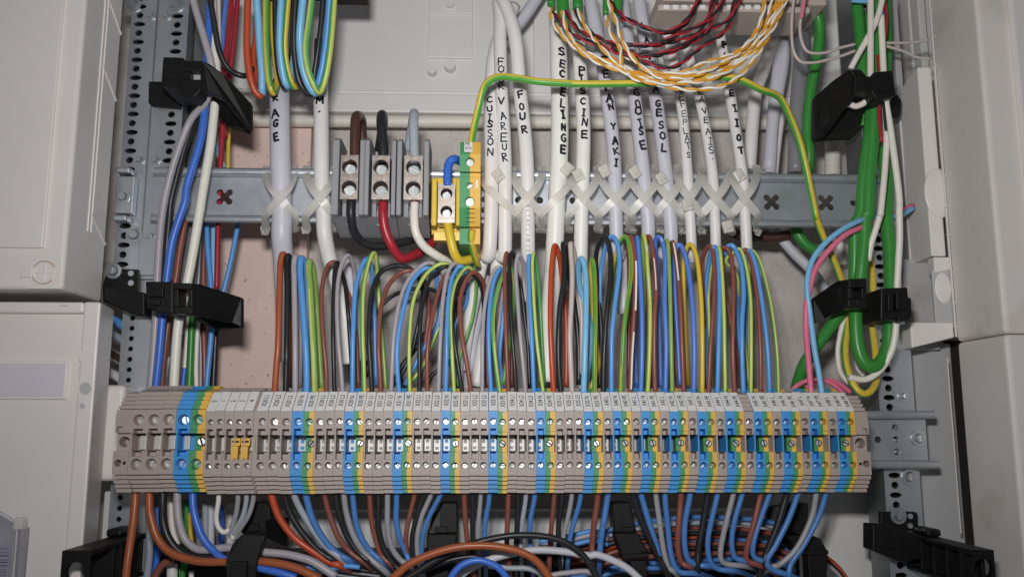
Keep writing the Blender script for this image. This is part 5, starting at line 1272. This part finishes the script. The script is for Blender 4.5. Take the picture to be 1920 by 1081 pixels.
t = clip('black cable clip at left below the upper rail', [
  ('base_plate','g 575,350 740,355 740,470 690,560 600,545 548,525 545,440',56,4,.6), ('base_neck','g 555,445 770,478 770,600 720,600 550,520',44,11,.8),
  ('bracket_block','g 775,418 922,420 922,590 860,592 780,560',14,24,.8), ('latch','g 790,450 870,450 870,500 790,500',11,3,.4), ('latch','g 800,515 850,515 850,545 800,545',11,3,.4),
  ('frame_top','g 925,425 1020,428 1020,460 925,460',6,14,.4), ('frame_side','g 923,461 950,461 950,552 923,552',6,14,.4), ('frame_side','g 1003,461 1025,461 1025,552 1003,552',6,14,.4), ('frame_bottom','g 925,553 1022,553 1020,592 930,588',6,14,.4),
  ('arm','g 1022,428,6 1060,432,7 1290,505,30 1290,665,30 1240,640,28 1022,595,6',8,5,.6), ('arm_return','g 1040,600,30 1280,640,50 1275,665,50 1160,680,50 1050,630,40',30,4,.4)], P(290,560,56))
m = MB(); m.bbox(*[float(P(px,580,7)[0]) for px in (333,354)], 6.5, 12, float(P(343,585,7)[2]), float(P(343,576,7)[2]), .4); m.build('steel_pin', 'steel', t)
bolt(213, 508, 55.8, 3.4, t)
for px, py in ((245,512),(245,530)):
    c = P(px,py,55); m = MB(); m.cyl((c[0],c[2]), 1.8, 55.2, 55.9, 14); m.build('base_hole', 'zinc', t)
t = clip('black cable clip at upper right with arm toward left', [
  ('base_plate','J 600,480 660,480 678,510 670,590 620,595 600,560',54,4,.6),
  ('bracket_block','J 438,385 535,385 535,365 632,355 650,480 600,500 545,500 525,462 440,460',12,22,.8),
  ('bracket_top','J 412,352 470,352 500,384 438,388',13,18,.5), 
  ('arm','J 436,355,14 412,352,14 338,402,24 235,492,40 230,700,40 290,690,40 400,540,22 440,500,16 440,400,15',14,5,.6),
  ('arm_return','J 240,710,52 425,700,50 490,640,46 490,520,44 400,545,40 290,600,46',44,4,.5)], P(1660,190,56))
t = clip('black cable clip at right beside the green cable loop', [
  ('frame_top','K 432,405 525,402 527,450 430,452',14,14,.5), ('frame_side','K 430,453 455,453 455,512 430,512',14,14,.4), ('frame_side','K 500,453 527,453 527,512 500,512',14,14,.4), ('frame_bottom','K 428,513 527,513 530,560 425,556',14,14,.5),
  ('arm','K 428,408,16 375,415,20 240,510,44 240,650,44 300,620,40 420,560,16',16,5,.6),
  ('crossbar','K 530,480 600,485 600,600 520,600',44,8,.6),
  ('bracket_block','K 602,455 745,450 750,505 765,505 768,605 750,628 690,625 600,622',18,26,.8), ('latch','K 640,490 670,490 670,575 640,575',14,4.5,.4), ('latch','K 686,478 712,470 712,565 686,572',14,4.5,.4), ('clip_foot','K 690,608 740,604 742,625 700,630',15,6,.4)], P(1650,570,56))
m = MB(); m.bbox(*[float(P(px,585,40)[0]) for px in (1624,1650)], 40, 43.5, float(P(1636,590,40)[2]), float(P(1636,583,40)[2]), .4); m.build('steel_pin', 'steel', t)
def bar(label, xa, xb, ya, yb, z0, z1, flip):
    t = thing('hinge_bar', label, 'bar', ((xa+xb)/2, yb, z0), 'black hinge bars at the bottom corners')
    m = MB(); xc = (xa+xb)/2
    m.plate(xa, xb, z0, z1, ya, xc, (z0+z1)/2+1, 5.2, 4, 24, cap=False); m.build('eye_face', 'black', t)
    m = MB(); xi = xb if not flip else xa; xo = xa if not flip else xb
    m.bbox(xa, xb, ya+.1, yb, z1-2.4, z1, .5); m.bbox(xa, xb, ya+.1, yb, z0, z0+2.2, .5)
    xw0, xw1 = (xa, xa+2.2) if not flip else (xb-2.2, xb)
    m.bbox(xw0, xw1, ya+(30 if not flip else 9), yb, z0+2, z1-2, .4); m.build('bar_shell', 'black', t)
    for k in range(5):
        y_ = ya+(30 if not flip else 12)+k*(yb-ya-(34 if not flip else 16))/4; m = MB(); m.bbox(min(xa,xb)+.5, max(xa,xb)-.5, y_, y_+2, z0+2.1, z1-2.3, .3); m.build('web_rib', 'black', t)
    m = MB(); m.bbox(xo-(1 if not flip else 8), xo+(8 if not flip else 1), yb-20, yb, z1, z1+4.5, 1.6); m.build('bar_hump', 'black', t)
    return t
zf = float(P(140,1031,-16)[2])
bar('black hinge bar with round eye at the bottom left corner', float(P(116,1040,-16)[0]), float(P(171,1040,-16)[0]), -16, 58, zf-24, zf, False)
zf2 = float(P(1840,1030,-16)[2])
t = bar('black hinge bar with round eye at the bottom right corner', float(P(1822,1040,-16)[0]), float(P(1864,1040,-16)[0]), -16, 58, zf2-21, zf2, True)
m = MB(); m.prism(poly('L 600,735 790,735 800,750 800,835 720,830 640,815 600,815', 56), (0,4,0), .6); m.build('foot_plate', 'black', t)
m = MB(); m.prism(poly('a 715,470 860,480 1140,560 1140,760 960,790 860,750 715,690', 40), (0,14,0), .8); m.build('root_block', 'black', t)
c = bolt(1684, 966, 55.5, 3.4, t)
for px, py in ((1707,967),(1707,985)):
    q = P(px,py,55); m = MB(); m.cyl((q[0],q[2]), 1.6, 54.8, 55.9, 14); m.build('foot_hole', 'zinc', t)
# bottom clips
clip('black bottom clip at left gripping the thick bent wires', [('back_block','D 1000,170 1225,165 1230,390 1010,400',40,16,.8), ('latch','D 1060,330 1140,330 1140,380 1060,380',37,3,.4),
   ('band','D 1010,405,6 1190,405,6 1160,520,4 1120,640,4 1115,760,4 900,760,4 890,600,4 940,480,6',6,7,.8), ('band_lip','D 930,610 1050,610 1045,760 920,760',0,4,.5), ('arm','D 1192,300,20 1360,280,40 1350,500,40 1192,430,20',22,6,.6)], P(470,1000,50))
clip('black bottom clip left of centre behind the brown arch', [('back_block','E 745,165 870,170 875,395 690,395',40,16,.8), ('latch','E 705,348 800,348 800,392 705,392',37,3,.4), ('band','E 640,405 865,405 865,480 820,600 800,740 640,740',30,8,.8), ('arm','E 690,250,42 745,200,40 745,395,38 640,400,38',42,5,.4)], P(830,980,50))
clip('black bottom clip right of centre', [('back_block','F 268,170 405,165 455,380 290,395',40,16,.8), ('latch','F 345,355 425,350 430,385 350,390',37,3,.4), ('band','F 285,400 470,395 545,540 350,575',22,12,.8), ('band_lip','F 345,560 545,545 548,575 350,590',19,5,.4), ('leg','F 410,600 530,600 535,760 420,760',18,5,.5)], P(1170,1000,50))
clip('black bottom clip at right under the last wires', [('back_block','F 1600,180 1745,170 1740,380 1560,400',44,16,.8), ('hood','F 1590,420 1700,405 1830,430 1890,530 1660,540',28,14,.8), ('hood_lip','F 1650,530 1895,522 1895,555 1650,560',25,6,.4), ('leg','F 1740,560 1890,556 1880,760 1750,760',26,10,.5), ('arm','F 1440,200,54 1560,180,50 1560,330,50 1440,330,54',52,6,.5)], P(1510,1000,50))
